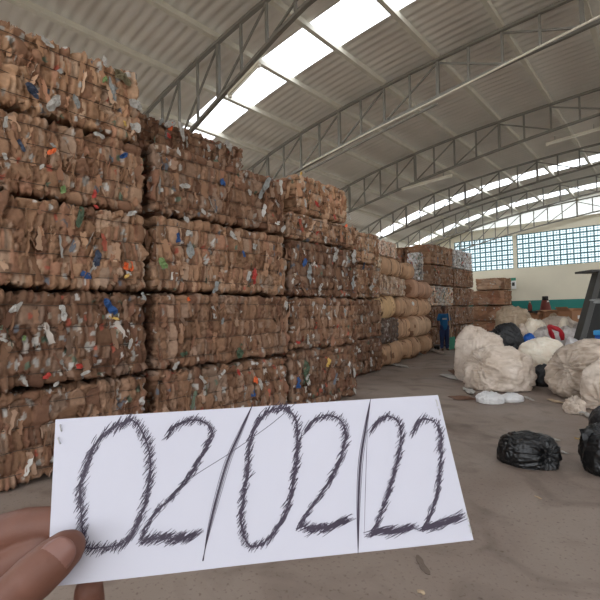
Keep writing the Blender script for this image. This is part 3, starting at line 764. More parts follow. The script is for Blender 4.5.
# ================================================================== SACKS AND BAGS
def ico(sub):
    import bmesh
    bm = bmesh.new(); bmesh.ops.create_icosphere(bm, subdivisions=sub, radius=1.0)
    v = np.array([x.co[:] for x in bm.verts]); f = np.array([[q.index for q in x.verts] for x in bm.faces]); bm.free(); return v, f
ICO = {k: ico(k) for k in (4, 5, 6)}
def sack_shape(size, seed, sub=6, ex=.62, lump=.1, crease=.05, knot=None, pleat=14, flat=.42, freq=2.2, sag=.0, fine=.012):
    v, f = ICO[sub]; v = v.copy()
    a = np.sign(v) * np.abs(v) ** ex
    a /= (np.abs(a) ** (2.6)).sum(1)[:, None] ** (1 / 2.6)
    s = np.array(size); b = v * .45 + a * .55
    p = b * s
    m = float(min(s))
    d = lump * m * fbm(v * freq + seed, seed, 3)
    k = np.array(knot if knot is not None else (0, 0, 1.), float); k /= np.linalg.norm(k)
    u = np.cross(k, [0.3, .8, .1]); u /= np.linalg.norm(u); w = np.cross(k, u)
    ang = np.arctan2(v @ w, v @ u); ck = v @ k
    # long creases that run away from the tied mouth
    wv = np.stack([np.cos(ang) * pleat * .32, np.sin(ang) * pleat * .32, ck * 1.4], 1) + .5 * np.stack([vnoise(v * 3, seed + 1), vnoise(v * 3 + 4, seed + 2), vnoise(v * 3 + 8, seed + 3)], 1)
    cr = ridge(wv + seed, seed + 7, 3)
    d += crease * m * (cr - .3)
    d += crease * .5 * m * ridge(v * 5.5 + seed + 4 * np.stack([vnoise(v * 2.2, seed + 4)] * 3, 1), seed + 11, 2)
    d += fine * .4 * m * fbm(v * 24, seed + 13, 2)
    g = np.clip((ck - .8) / .2, 0, 1)
    d -= .35 * m * g ** 1.5 * (1 if knot is not None else 0)
    d += crease * 1.4 * m * g * np.cos(ang * pleat)
    p = p + v * d[:, None]
    zf = -flat * s[2]
    p[:, 2] = np.where(p[:, 2] < zf, zf + (p[:, 2] - zf) * .04, p[:, 2])
    sg = np.clip(-p[:, 2] / s[2], 0, 1)
    p[:, :2] *= (1 + sag * sg)[:, None]
    p[:, 2] -= p[:, 2].min()
    return p, f
def sack(name, label, cat, loc, size, rz, m, seed, group=None, **k):
    tilt = k.pop('tilt', 0.0)
    p, f = sack_shape(size, seed, **k)
    if tilt:
        c, s = math.cos(tilt), math.sin(tilt); x = p[:, 0].copy(); z = p[:, 2].copy(); p[:, 0] = c * x + s * z; p[:, 2] = -s * x + c * z; p[:, 2] -= p[:, 2].min()
        p[:, 2] = np.maximum(p[:, 2] - .05 * size[2], 0) 
    o = mesh(name, p, f, M[m], smooth=True)
    o.location = [float(x) for x in loc]; o.rotation_euler = (0, 0, rz)
    return tag(o, label, cat, group)
def at(px, t, z=0.0):
    r = ray(px, 308); p = CAM + r * t; return (p[0], p[1], z)
RZ = yaw                                   # local x along the picture's right
# front pair
s1 = sack('woven_sack', 'large grimy off-white sack lying in front of the heap, by clear film', 'sack', at(496, 8.2), (.59, .46, .47), RZ - .12, 'sack', 41, knot=(-.8, -.3, .55), crease=.11, lump=.16, flat=.62, sag=.1)
s2 = sack('woven_sack', 'upright cream sack leaning behind the grimy off-white sack', 'sack', at(477, 9.15), (.46, .44, .67), RZ + .2, 'sack', 47, knot=(.25, -.2, 1), crease=.075, lump=.16, flat=.72, sag=.08)
# big one on the right with its neighbour
s3 = sack('woven_sack', 'huge dirt-stained sack lying beyond the black bags', 'sack', at(602, 7.35), (.95, .5, .54), RZ + .08, 'sack_dirty', 53, knot=(-1, -.2, .25), crease=.085, lump=.15, flat=.66, sag=.06)
s4 = sack('woven_sack', 'pale sack with a torn corner in front of the huge stained sack', 'sack', at(617, 6.42), (.6, .31, .47), RZ + .25, 'sack', 59, knot=(-.7, -.3, -.35), crease=.09, lump=.14, flat=.6, sag=.08)
sack('woven_sack', 'clean white sack wedged between the grimy and the stained sacks', 'sack', at(543, 9.1), (.52, .4, .48), RZ + .3, 'sack_white', 61, crease=.035, lump=.08, flat=.7, ex=.36, tilt=-.22, fine=.006)
sack('bulk_bag', 'tall stuffed beige bulk bag at the back of the heap', 'sack', at(513, 11.3), (.44, .42, .92), RZ, 'sack_beige', 67, knot=(.1, -.1, 1), crease=.09, lump=.14, flat=.78, freq=3)
sack('refuse_bag', 'slumped black plastic bag behind the cream sack', 'bag', at(503, 9.9), (.42, .36, .66), RZ, 'black_bag2', 71, crease=.1, lump=.16, flat=.74, tilt=.0, knot=(-.5, 0, 1))
sack('refuse_bag', 'dark bag squeezed under the clean white sack', 'bag', at(541, 8.35), (.22, .2, .22), RZ, 'black_bag2', 72, crease=.1, lump=.12, flat=.7, sub=5)
sack('plastic_sack', 'white plastic sack beside the beige bulk bag', 'sack', at(534, 10.75), (.28, .26, .74), RZ, 'sack_white', 73, crease=.08, lump=.12, flat=.75, sub=5, knot=(.2, 0, 1))
sack('plastic_sack', 'cloudy grey plastic sack marked by the red band', 'sack', at(548, 10.2), (.38, .3, .64), RZ, 'sack_grey', 74, crease=.09, lump=.14, flat=.75, knot=(-.3, 0, 1))
sack('plastic_sack', 'cloudy clear plastic sack between red band and dark conveyor', 'sack', at(568, 10.1), (.26, .28, .62), RZ, 'sack_grey', 75, crease=.09, lump=.14, flat=.75, sub=5, knot=(.3, 0, 1))
sack('plastic_sack', 'pale round sack top behind the huge stained sack, below the conveyor', 'sack', at(583, 8.9), (.2, .2, .43), RZ, 'sack_beige', 76, crease=.04, lump=.08, flat=.75, sub=5)
sack('plastic_sack', 'low whitish sack in front of the carton, behind the red band', 'sack', at(557, 11.6), (.6, .32, .7), RZ - .1, 'sack', 78, crease=.1, lump=.2, flat=.8, sub=5)
sack('plastic_bag', 'small bright blue plastic bag on the black slumped bag', 'bag', (*at(528, 9.75)[:2], 0), (.2, .15, .5), RZ, 'blue', 77, crease=.12, lump=.16, flat=.8, sub=5)
for i, (px, td, sz, mk, lb) in enumerate((
        (541, 10.45, (.14, .12, .62), 'sack_white', 'small white bag poking up left of the red band'),
        (563, 10.75, (.18, .14, .7), 'sack_white', 'small white bag poking up behind the red band'),
        (577, 10.7, (.15, .13, .64), 'sack_grey', 'small grey bag squeezed against the foot of the conveyor'),
        (521, 10.45, (.15, .13, .64), 'sack', 'small pale bag in front of the beige bulk bag'),
        (553, 12.3, (.2, .16, .76), 'sack_beige', 'brownish bag in front of the battered cartons'),
        (571, 9.45, (.14, .12, .48), 'clear', 'crumpled clear bag behind the clean white sack'))):
    sack('plastic_bag', lb, 'bag', at(px, td), sz, RZ + i, mk, 140 + i, crease=.14, lump=.2, flat=.8, sub=5, knot=(.2, 0, 1))
# red band: a strip of red cloth over the grey sack
def ribbon(name, label, cat, pts, w, m, seed):
    v = []; n = len(pts)
    for i, p in enumerate(pts):
        a = np.array(pts[max(0, i - 1)]); b = np.array(pts[min(n - 1, i + 1)]); d = b - a; d /= np.linalg.norm(d)
        s = np.cross(d, fwd); s /= np.linalg.norm(s)
        for k in range(7):
            e = (k / 6 - .5); v.append(np.array(p) + s * w * e - fwd * (.02 * math.cos(e * 9 + i * .8) + .03 * (1 - 4 * e * e)))
    f = [(i * 7 + k, i * 7 + k + 1, (i + 1) * 7 + k + 1, (i + 1) * 7 + k) for i in range(n - 1) for k in range(6)]
    o = mesh(name, v, f, m, smooth=True); md = o.modifiers.new('thick', 'SOLIDIFY'); md.thickness = .012
    return tag(o, label, cat)
def spline(ctrl, n):
    c = [np.array(x, float) for x in ctrl]; c = [2 * c[0] - c[1]] + c + [2 * c[-1] - c[-2]]; out = []
    for i in range(1, len(c) - 2):
        for k in range(n):
            t = k / n; a, b, d, e = c[i - 1], c[i], c[i + 1], c[i + 2]
            out.append(.5 * (2 * b + (d - a) * t + (2 * a - 5 * b + 4 * d - e) * t * t + (3 * b - a - 3 * d + e) * t ** 3))
    out.append(c[-2]); return out
ribbon('red_cloth', 'bright red cloth band draped across the grey plastic sacks', 'cloth',
       spline([P(554, 341, 9.72), P(551, 333, 9.62), P(549, 327, 9.6), P(555, 328, 9.55), P(561, 332, 9.55), P(562, 340, 9.6)], 6), .085, M['red'], 3)

# black refuse bags in front
def refuse(label, loc, size, rz, seed, knot, m='black_bag'):
    t = thing('refuse_bag', label, 'bag', loc, rz)
    p, f = sack_shape(size, seed, knot=knot, crease=.075, lump=.16, flat=.55, pleat=16, sag=.05, fine=.02, freq=1.8)
    mesh('bag_body', p, f, M[m], t, smooth=True)
    return t, p
kd = np.array((.62, -.75, .12)); kd = kd / np.linalg.norm(kd)
t, p = refuse('tied black refuse bag lying by itself on the bare floor', at(523, 4.2), (.265, .19, .19), RZ - .42, 83, kd)
# gathered neck of the bag
kk = p[np.argmax(p @ kd)]
def tuft(t, c, d, r, L, seed):
    d = np.array(d, float); d /= np.linalg.norm(d); u = np.cross(d, (0, .2, 1)); u /= np.linalg.norm(u); w = np.cross(u, d)
    v = []; n = 26; rr = (1, .55, .45, .8, 1.3)
    for i, s in enumerate((-.2, .2, .4, .7, 1.0)):
        for k in range(n):
            a = 2 * math.pi * k / n; R = r * rr[i] * (1 + .3 * math.sin(a * 6 + seed) * (i / 2.0))
            v.append(np.array(c) + d * L * s + R * (math.cos(a) * u + math.sin(a) * w))
    f = [(i * n + k, i * n + (k + 1) % n, (i + 1) * n + (k + 1) % n, (i + 1) * n + k) for i in range(4) for k in range(n)]
    o = mesh('tied_neck', v, f, M['black_bag'], t, smooth=True); md = o.modifiers.new('thick', 'SOLIDIFY'); md.thickness = .003
sc_ = np.array((.265, .19, .19)); cen = np.array([0, 0, .55 * .19])
tuft(t, kd * sc_ * .74 + cen, kd + np.array([0, 0, .05]), .035, .05, 1)
t, p = refuse('black refuse bag with a stiff fold, cut off by the frame edge', at(611, 3.98), (.31, .24, .27), RZ + .3, 89, (-.2, -.3, 1))
v = [P(579, 429, 3.95), P(589, 428, 3.95), P(597, 436, 3.93), P(583, 441, 3.93), P(581, 434, 3.95)]
lc = [tuple(Matrix.Rotation(-(RZ + .3), 3, 'Z') @ (Vector(map(float, x)) - t.location)) for x in v]
o = mesh('stiff_fold', lc, [(0, 1, 4), (4, 1, 2), (4, 2, 3)], M['black_bag'], t); md = o.modifiers.new('thick', 'SOLIDIFY'); md.thickness = .006
sack('refuse_bag', 'round dark grey bag behind the black bag at the frame edge', 'bag', at(613, 4.85), (.27, .24, .23), RZ, 'black_bag2', 97, crease=.03, lump=.05, flat=.7, fine=.006)

# clear film and litter on the floor
def litter(name, label, cat, px, py, w, h_, m, seed, up=.02, group=None):
    p = on_floor(px, py); k = dist(p) / FPX; q = on_floor(px, py - h_ / 2); r = on_floor(px, py + h_ / 2)
    L = float(np.linalg.norm(np.array(q) - np.array(r)))
    v, f = scrap_mesh(w * k, L, seed); v = v[:, [1, 2, 0]]; v[:, 2] = (v[:, 2] - v[:, 2].min()) * (up / (np.ptp(v[:, 2]) + 1e-6)) + .002
    o = mesh(name, v, f, M[m], smooth=False); md = o.modifiers.new('thick', 'SOLIDIFY'); md.thickness = .002; md.offset = 1
    o.location = (p[0], p[1], 0); o.rotation_euler = (0, 0, RZ)
    return tag(o, label, cat, group)
sack('film_wad', 'crumpled clear film wad on the floor before the grimy sack', 'plastic film', at(487, 6.95), (.2, .17, .1), RZ, 'clear', 101, crease=.22, lump=.2, flat=.5, sub=5, fine=.04)
sack('film_wad', 'flatter clear film wad touching the first one', 'plastic film', at(508, 7.0), (.19, .13, .075), RZ, 'clear', 103, crease=.22, lump=.2, flat=.5, sub=5, fine=.04)
sack('film_wad', 'torn pale film flap at the corner of the pale sack', 'plastic film', at(571, 6.15), (.13, .12, .12), RZ + .6, 'sack', 105, crease=.2, lump=.25, flat=.6, sub=5, fine=.03)
litter('paper_scrap', 'pale folded paper scrap by the end of the grimy sack', 'paper scrap', 456, 379, 14, 8, 'scrap_white', 201, .06)
litter('card_scrap', 'dull brown card scrap beside the pale folded paper scrap', 'card scrap', 456, 373, 15, 6, 'rust', 202, .03)
litter('paper_scrap', 'small white crumpled scrap near the clear film wad', 'paper scrap', 469, 392, 11, 6, 'scrap_white', 203, .06)
litter('paper_scrap', 'curled white scrap tucked under the grimy sack', 'paper scrap', 467, 381, 6, 6, 'scrap_white', 204, .07)
litter('card_strip', 'long dark brown card strip lying before the clear film', 'card scrap', 462, 398, 30, 4, 'rust', 205, .015)
litter('paper_scrap', 'white slip on the floor beside the lone black bag', 'paper scrap', 554, 440, 8, 4, 'scrap_white', 206, .015)
litter('paper_scrap', 'second white slip, further from the sacks, beside the lone black bag', 'paper scrap', 563, 453, 9, 4, 'scrap_white', 207, .015)
litter('paper_scrap', 'bright scrap poking from beneath the pale torn sack', 'paper scrap', 584, 416, 9, 9, 'scrap_white', 208, .06)
litter('paper_scrap', 'tiny yellowish scrap by the cut-off black bag', 'paper scrap', 580, 440, 4, 4, 'scrap_yellow', 209, .01)
litter('paper_scrap', 'tiny pale scrap on open floor below the held paper', 'paper scrap', 421, 593, 6, 5, 'scrap_tan', 210, .008)
litter('card_scrap', 'dark smudge-like card scrap on open floor by the paper corner', 'card scrap', 422, 565, 11, 14, 'smudge', 211, .003)  # flat floor stain built as a thin scrap
litter('paper_scrap', 'faint small scrap in the open floor beyond the paper edge', 'paper scrap', 538, 498, 5, 3, 'scrap_tan', 212, .006)
litter('paper_scrap', 'white paper under the near kraft bundle', 'paper scrap', 398, 366, 12, 4, 'scrap_white', 213, .05)
litter('paper_scrap', 'white bit beside the second floor bundle', 'paper scrap', 418, 354, 4, 4, 'scrap_white', 214, .08)
litter('paper_scrap', 'white round scrap by the feet of the person', 'paper scrap', 434, 352, 6, 5, 'scrap_white', 215, .08)
litter('card_scrap', 'flat grey-brown scrap in front of the huge stained sack', 'card scrap', 555, 402, 9, 5, 'scrap_tan', 216, .03)
litter('paper_scrap', 'pale speck on the floor between film wads and lone black bag', 'paper scrap', 529, 399, 7, 3, 'scrap_white', 217, .02)

# ================================================================== FAR RIGHT CORNER
# dark bench along the back, with the cone and the bottle on it
b0 = np.array(at(528, 15.6)); b1 = np.array(at(586, 15.6))
t = thing('work_bench', 'long dark bench behind the heap, before the teal dado', 'bench', at(558, 15.6), RZ)
Lb = float(np.linalg.norm(b1 - b0)) / 2
bevel(MB().box((-Lb, -.3, 1.30), (Lb, .3, 1.40)).build('bench_top', M['dark'], t), .01)
MB().box((-Lb + .05, -.26, .95), (Lb - .05, -.2, 1.30)).build('apron', M['dark'], t)
for sx in (-1, 1):
    for sy in (-1, 1): MB().box((sx * (Lb - .1) - .05, sy * .24 - .05, 0), (sx * (Lb - .1) + .05, sy * .24 + .05, 1.3)).build('leg', M['dark_metal'], t)
def on_bench(px): return at(px, 15.5, 1.40)
t = thing('cone_funnel', 'dull red cone with a black neck standing on the dark bench', 'cone', on_bench(545.5))
MB().lathe([(.2, 0), (.19, .02), (.115, .36), (.1, .38)], 20).build('cone_body', M['brownred'], t, True)
MB().lathe([(.105, .37), (.095, .46), (.1, .5), (.085, .52), (.06, .52)], 20).build('neck', M['dark'], t, True)
v, f = scrap_mesh(.07, .07, 9); o = mesh('sticker', v, f, M['white'], t); o.rotation_euler = (0, 0, RZ - math.pi / 2); o.location = (.0, -.1, .33)
o.location = tuple(float(q) for q in (-fwd * np.array([.14, .14, 0]) + np.array([0, 0, .33])))
t = thing('bottle', 'small pinkish bottle with a pale cap on the dark bench', 'bottle', on_bench(530))
MB().lathe([(.05, 0), (.07, .02), (.07, .2), (.03, .27), (.025, .3)], 16).build('bottle_body', M['brownred'], t, True)
MB().lathe([(.035, .29), (.035, .33), (.01, .34)], 12).build('cap', M['scrap_tan'], t, True)
# carton
def carton(label, px, tdist, w, d, h_, rz, seed, name='carton'):
    t = thing(name, label, 'box', at(px, tdist), rz)
    mb = MB(); th = .012
    mb.box((-w / 2, -d / 2, 0), (w / 2, -d / 2 + th, h_)); mb.box((-w / 2, d / 2 - th, 0), (w / 2, d / 2, h_)); mb.box((-w / 2, -d / 2, 0), (-w / 2 + th, d / 2, h_)); mb.box((w / 2 - th, -d / 2, 0), (w / 2, d / 2, h_)); mb.box((-w / 2, -d / 2, 0), (w / 2, d / 2, th))
    mb.build('carton_body', M['carton'], t)
    r = random.Random(seed)
    for (ax, s) in (('x', -1), ('x', 1), ('y', -1), ('y', 1)):
        a = r.uniform(.1, 1.3); l = w * .22; c, sn = math.cos(a) * l, math.sin(a) * l
        if ax == 'x':
            x = s * w / 2; v = [(x, -d / 2 + .02, h_), (x, d / 2 - .02, h_), (x + s * c, d / 2 - .04, h_ + sn), (x + s * c, -d / 2 + .04, h_ + sn)]
        else:
            y = s * d / 2; v = [(-w / 2 + .02, y, h_), (w / 2 - .02, y, h_), (w / 2 - .04, y + s * c, h_ + sn * .5), (-w / 2 + .04, y + s * c, h_ + sn * .5)]
        o = mesh('flap', v, [(0, 1, 2, 3)], M['carton'], t); md = o.modifiers.new('thick', 'SOLIDIFY'); md.thickness = .008
    return t
t = carton('large open brown carton with two white labels, before the bench', 576, 12.5, .7, .6, 1.4, RZ + .06, 5)
for (lx, lz, lw, lh) in ((-.13, 1.22, .1, .1), (-.08, .98, .17, .09)):
    MB().box((lx - lw / 2, -.308, lz - lh / 2), (lx + lw / 2, -.3, lz + lh / 2)).build('paper_label', M['white'], t)
carton('smaller crumpled carton left of the labelled carton, half buried', 553, 13.3, .6, .5, 1.38, RZ - .2, 8)
carton('battered brown carton at the edge of the bulk bag', 537, 13.7, .5, .5, 1.28, RZ + .4, 12)
carton('brown carton squeezed between labelled carton and conveyor', 595, 13.5, .5, .5, 1.36, RZ + .3, 14)
# inclined conveyor
cb = np.array(at(592, 9.6)); 
def CP(px, py, d): return P(px, py, d)
e1a = CP(573, 358, 9.5); e1b = CP(597, 272, 10.1)
ax_ = e1b - e1a; wv = np.array([r0[0], r0[1], 0]) * 1.5 + np.array([fwd[0], fwd[1], 0]) * .25
tn = np.cross(ax_, wv); tn /= np.linalg.norm(tn)
if tn @ fwd < 0: tn = -tn
# carry the slope down to the floor
k0 = e1a[2] / ax_[2]; e1a = e1a - ax_ * (k0 * .97)
t = thing('inclined_conveyor', 'tall dark inclined conveyor rising beyond the huge stained sack', 'conveyor', (e1a[0], e1a[1], 0))
O = np.array([e1a[0], e1a[1], 0])
def slab(a, b, w0, w1, th, name, m, off=0.0):
    q = [a + wv * w0, a + wv * w1, b + wv * w1, b + wv * w0]; q = [x + tn * off for x in q]
    v = [x - O for x in q] + [x + tn * th - O for x in q]
    return mesh(name, v, [(0, 1, 2, 3), (7, 6, 5, 4), (0, 4, 5, 1), (1, 5, 6, 2), (2, 6, 7, 3), (3, 7, 4, 0)], m, t)
slab(e1a, e1b, .1, .9, .08, 'belt', M['dark'])
slab(e1a, e1b, 0, .095, .2, 'side_rail', M['dark_metal'], -.05); slab(e1a, e1b, .905, 1, .2, 'side_rail', M['dark_metal'], -.05)
slab(e1a, e1b, .1, .115, .02, 'edge_strip', M['edge_metal'], -.02)  # paler strip along the belt's edge
tp = e1b
hp = MB().box((-.2, -.1, 0), (1.3, .5, .05)).build('head_plate', M['dark_metal'], t)
hp.location = tuple(float(x) for x in (tp - O)); hp.rotation_euler = (0, 0, RZ)
for s in (.1, .9):
    q = e1b * .9 + e1a * .1 + wv * s + tn * .2 - O
    MB().beam(q, (q[0], q[1], 0.0), .08, .08).build('support_leg', M['dark_metal'], t)
v, f = scrap_mesh(.5, .1, 77); o = mesh('caught_film', v[:, [1, 0, 2]], f, M['scrap_grey'], t); q = CP(600, 301, 9.45) - O; o.location = tuple(map(float, q)); o.rotation_euler = (0, 0, RZ)
# blue crate
p = CP(600, 350, 8.9)
t = thing('plastic_crate', 'blue plastic crate with a lighter blue lid, beside the conveyor', 'crate', (*at(611, 8.75)[:2], 0), RZ + .7)
bevel(MB().box((-.24, -.24, 0), (.24, .24, .92)).build('crate_body', M['blue'], t), .02)
bevel(MB().box((-.26, -.26, .92), (.26, .26, 1.02)).build('crate_lid', M['blue_light'], t), .02)
MB().box((-.1, -.26, .6), (.1, -.24, .66)).build('hand_grip', M['dark'], t)
# sign on the wall by the stack
p = on_y(512.5, 283.5, YB - .03)
t = thing('wall_notice', 'small white notice with a green header on the back wall', 'notice', p)
MB().box((-.19, -.02, -.32), (.19, .018, .32)).build('notice_board', M['white'], t)
MB().box((-.19, -.03, .16), (.19, -.02, .32)).build('header', M['green'], t)
MB().box((-.02, -.03, -.14), (.12, -.02, .06)).build('picture', M['dark_metal'], t)

# ================================================================== BLOBS (people)
def blob(name, chains, voxel, m, parent=None, smooth=6, ellip=None):
    v0, f0 = ico(3); V = []; F = []; n = 0
    for ch in chains:
        for (p, r), (q, s) in zip(ch[:-1], ch[1:]):
            p = np.array(p, float); q = np.array(q, float); L = np.linalg.norm(q - p); st = max(1, int(L / (min(r, s) * .22)))
            for i in range(st + 1):
                a = i / st; V.append(v0 * (r + (s - r) * a) + p + (q - p) * a); F.append(f0 + n); n += len(v0)
    for c, rad3 in (ellip or []):
        V.append(v0 * np.array(rad3) + np.array(c)); F.append(f0 + n); n += len(v0)
    o = mesh(name + '_raw', np.concatenate(V), np.concatenate(F), None)
    r = o.modifiers.new('r', 'REMESH'); r.mode = 'VOXEL'; r.voxel_size = voxel; r.use_smooth_shade = True
    if smooth: s = o.modifiers.new('s', 'SMOOTH'); s.iterations = smooth; s.factor = .5
    dg = bpy.context.evaluated_depsgraph_get(); me = bpy.data.meshes.new_from_object(o.evaluated_get(dg)); me.name = name
    old = o.data; bpy.data.objects.remove(o); bpy.data.meshes.remove(old)
    me.materials.clear(); me.polygons.foreach_set('use_smooth', [True] * len(me.polygons))
    return link(name, me, m, parent)
# the person by the far stack, facing the camera
pp = np.array(at(443.5, 16.0))
t = thing('person', 'person in a blue T-shirt and dark jeans standing by the far stack', 'person', pp, RZ)
Hs = 1.62 / 1.75
def sc3(ch): return [((a[0] * Hs, a[1] * Hs, a[2] * Hs), r * Hs) for a, r in ch]
body = [[((0, 0, 1.0), .125), ((0, 0, 1.2), .13), ((0, 0, 1.38), .125), ((0, .0, 1.47), .055), ((0, -.01, 1.56), .052)],
        [((-.09, 0, 1.36), .09), ((.09, 0, 1.36), .09)], [((-.08, 0, .95), .11), ((.08, 0, .95), .11)]]
for s in (-1, 1):
    body.append([((s * .17, 0, 1.4), .062), ((s * .24, .02, 1.14), .045), ((s * .22 + (.03 if s > 0 else 0), -.1 if s > 0 else -.04, .92 if s < 0 else 1.0), .034)])
    hx = s * .22 + (.03 if s > 0 else 0); hy, hz_ = (-.1, 1.0) if s > 0 else (-.04, .92)
    body.append([((hx, hy, hz_), .032), ((hx, hy - .02, hz_ - .07), .034)])
    for k in range(4): body.append([((hx, hy - .045 + k * .02, hz_ - .09), .011), ((hx, hy - .05 + k * .02, hz_ - .16 + .01 * abs(k - 1.5)), .009)])
    body.append([((hx, hy - .05, hz_ - .05), .012), ((hx - s * .02, hy - .075, hz_ - .11), .01)])
    body.append([((s * .09, 0, .92), .1), ((s * .1, -.01, .5), .068), ((s * .105, .02, .09), .042)])
    body.append([((s * .105, .03, .05), .045), ((s * .12, -.13, .035), .036)])
body = [sc3(c) for c in body]
head = [((0, -.012 * Hs, 1.655 * Hs), (.078 * Hs, .095 * Hs, .118 * Hs)), ((0, -.105 * Hs, 1.645 * Hs), (.016, .02, .022)), ((-.078 * Hs, 0, 1.65 * Hs), (.015, .02, .032)), ((.078 * Hs, 0, 1.65 * Hs), (.015, .02, .032))]
blob('body', body, .016, M['skin_dark'], t, 3, head)
tee = [sc3([((0, 0, .93), .15), ((0, 0, 1.2), .15), ((0, 0, 1.36), .14)]), sc3([((-.1, 0, 1.37), .1), ((.1, 0, 1.37), .1)])]
for s in (-1, 1): tee.append(sc3([((s * .16, 0, 1.4), .085), ((s * .215, .01, 1.24), .072)]))
blob('t_shirt', tee, .016, M['tee'], t, 4)
MB().box((-.1, -.152, 1.14), (.06, -.138, 1.2)).build('shirt_print', M['scrap_grey'], t)
jean = [sc3([((-.08, 0, .93), .125), ((.08, 0, .93), .125)])]
for s in (-1, 1): jean.append(sc3([((s * .09, 0, .9), .115), ((s * .1, -.01, .5), .085), ((s * .105, .02, .12), .068)]))
blob('jeans', jean, .016, M['denim'], t, 4)
blob('hair', [sc3([((0, .02, 1.70), .092), ((0, .035, 1.66), .088)])], .014, M['hair'], t, 3)
for s in (-1, 1):
    MB().lathe([(.012, 0), (.012, .006)], 8, (s * .03 * Hs, -.1 * Hs, 1.665 * Hs)).build('eye', M['dark'], t)
MB().beam((-.025, -.1 * Hs, 1.598 * Hs), (.025, -.1 * Hs, 1.598 * Hs), .012, .008).build('mouth', M['brownred'], t)
# long-handled scoop with a green blade held at the person's side
q = np.array(at(449, 15.7))
t = thing('long_handled_scoop', 'long-handled scoop with a green blade at the side of the person', 'scoop', q, RZ)
MB().tube([(.06, 0, .5), (-.02, .0, 1.45)], .016, 8).build('handle', M['scrap_tan'], t)
bevel(MB().add([(-.04, -.03, .04), (.17, -.03, .09), (.2, .02, .52), (.0, .02, .5), (-.04, .0, .04), (.17, .0, .09), (.2, .05, .52), (.0, .05, .5)], [(0, 1, 2, 3), (7, 6, 5, 4), (0, 4, 5, 1), (1, 5, 6, 2), (2, 6, 7, 3), (3, 7, 4, 0)]).build('blade', M['green'], t), .008)
# low flat trolley behind the feet
q = np.array(at(444, 16.45)); t = thing('flat_trolley', 'low dark trolley on small wheels behind the feet of the person', 'trolley', q, RZ)
MB().box((-.4, -.18, .12), (.5, .18, .17)).build('deck', M['dark_metal'], t)
for sx in (-.32, .42):
    for sy in (-.14, .14): MB().tube([(sx, sy - .02, .06), (sx, sy + .02, .06)], .06, 14).build('wheel', M['dark'], t)

# ================================================================== THE PAPER SIGN AND THE HAND
TLp, TRp, BRp, BLp = (55.5, 419.5), (438, 395), (473.5, 540), (47, 587)
rays = [ray(*c) for c in (TLp, TRp, BRp, BLp)]
# depths so that the corners make a parallelogram: a*TL + c*BR = b*TR + d*BL
Am = np.stack([rays[1], -rays[2], rays[3]], 1); sol = np.linalg.solve(Am, rays[0])   # with a = 1
b_, c_, d_ = sol
S0 = .268
cor = [CAM + rays[0] * S0, CAM + rays[1] * S0 * b_, CAM + rays[2] * S0 * c_, CAM + rays[3] * S0 * d_]
print('PAPER depths', S0, S0 * b_, S0 * c_, S0 * d_, 'w', np.linalg.norm(cor[1] - cor[0]), 'h', np.linalg.norm(cor[3] - cor[0]))
nrm = np.cross(cor[1] - cor[0], cor[3] - cor[0]); nrm /= np.linalg.norm(nrm)
if nrm @ fwd > 0: nrm = -nrm            # towards the camera
EU = cor[1] - cor[0]; EV = cor[3] - cor[0]
def bulge(u, v): return .0022 * np.sin(math.pi * np.clip(u, 0, 1)) * (1 - .6 * v) + .0012 * np.sin(2.6 * math.pi * u + .6)
def bul(u, v): return bulge(u, v) - bulge(np.clip(u, 0, 1) * 0, v)
def uv_of(px, py):
    r = ray(px, py); t_ = ((cor[0] - CAM) @ nrm) / (r @ nrm); q = CAM + r * t_ - cor[0]
    G = np.array([[EU @ EU, EU @ EV], [EU @ EV, EV @ EV]]); return np.linalg.solve(G, [q @ EU, q @ EV])
def pt(u, v, lift=0.0): return cor[0] + EU * u + EV * v + nrm * (float(bul(u, v)) + lift)
pc = (cor[0] + cor[2]) / 2
sign = thing('paper_sign', 'white paper strip with the handwritten date 02/02/22, held in front', 'paper sign', pc)
nu, nv = 40, 14; v = []; f = []
for s in (.0, -.0004):
    for i in range(nu + 1):
        for j in range(nv + 1): v.append(pt(i / nu, j / nv, s) - pc)
W = nv + 1; off = (nu + 1) * W
for i in range(nu):
    for j in range(nv):
        a = i * W + j; f.append((a, a + 1, a + W + 1, a + W)); f.append((off + a, off + a + W, off + a + W + 1, off + a + 1))
for i in range(nu):
    for j in (0, nv):
        a = i * W + j; f.append((a, a + W, off + a + W, off + a))
for j in range(nv):
    for i in (0, nu):
        a = i * W + j; f.append((a, a + 1, off + a + 1, off + a))
mesh('paper_strip', v, f, M['paper'], sign, smooth=False)
def ink_stroke(mb, pts, w):
    """a pen line on the paper through pixel points, w in pixels"""
    P_ = [np.array(p, float) for p in pts]; n = len(P_); L = []; R = []
    for i, p in enumerate(P_):
        a = P_[max(0, i - 1)]; b = P_[min(n - 1, i + 1)]; d = b - a; d /= np.linalg.norm(d) + 1e-9; s = np.array([-d[1], d[0]])
        ww = w * (.55 if i in (0, n - 1) else 1) / 2
        L.append(pt(*uv_of(*(p + s * ww)), .00012) - pc); R.append(pt(*uv_of(*(p - s * ww)), .00012) - pc)
    mb.add(L + R, [(i, i + 1, n + i + 1, n + i) for i in range(n - 1)])
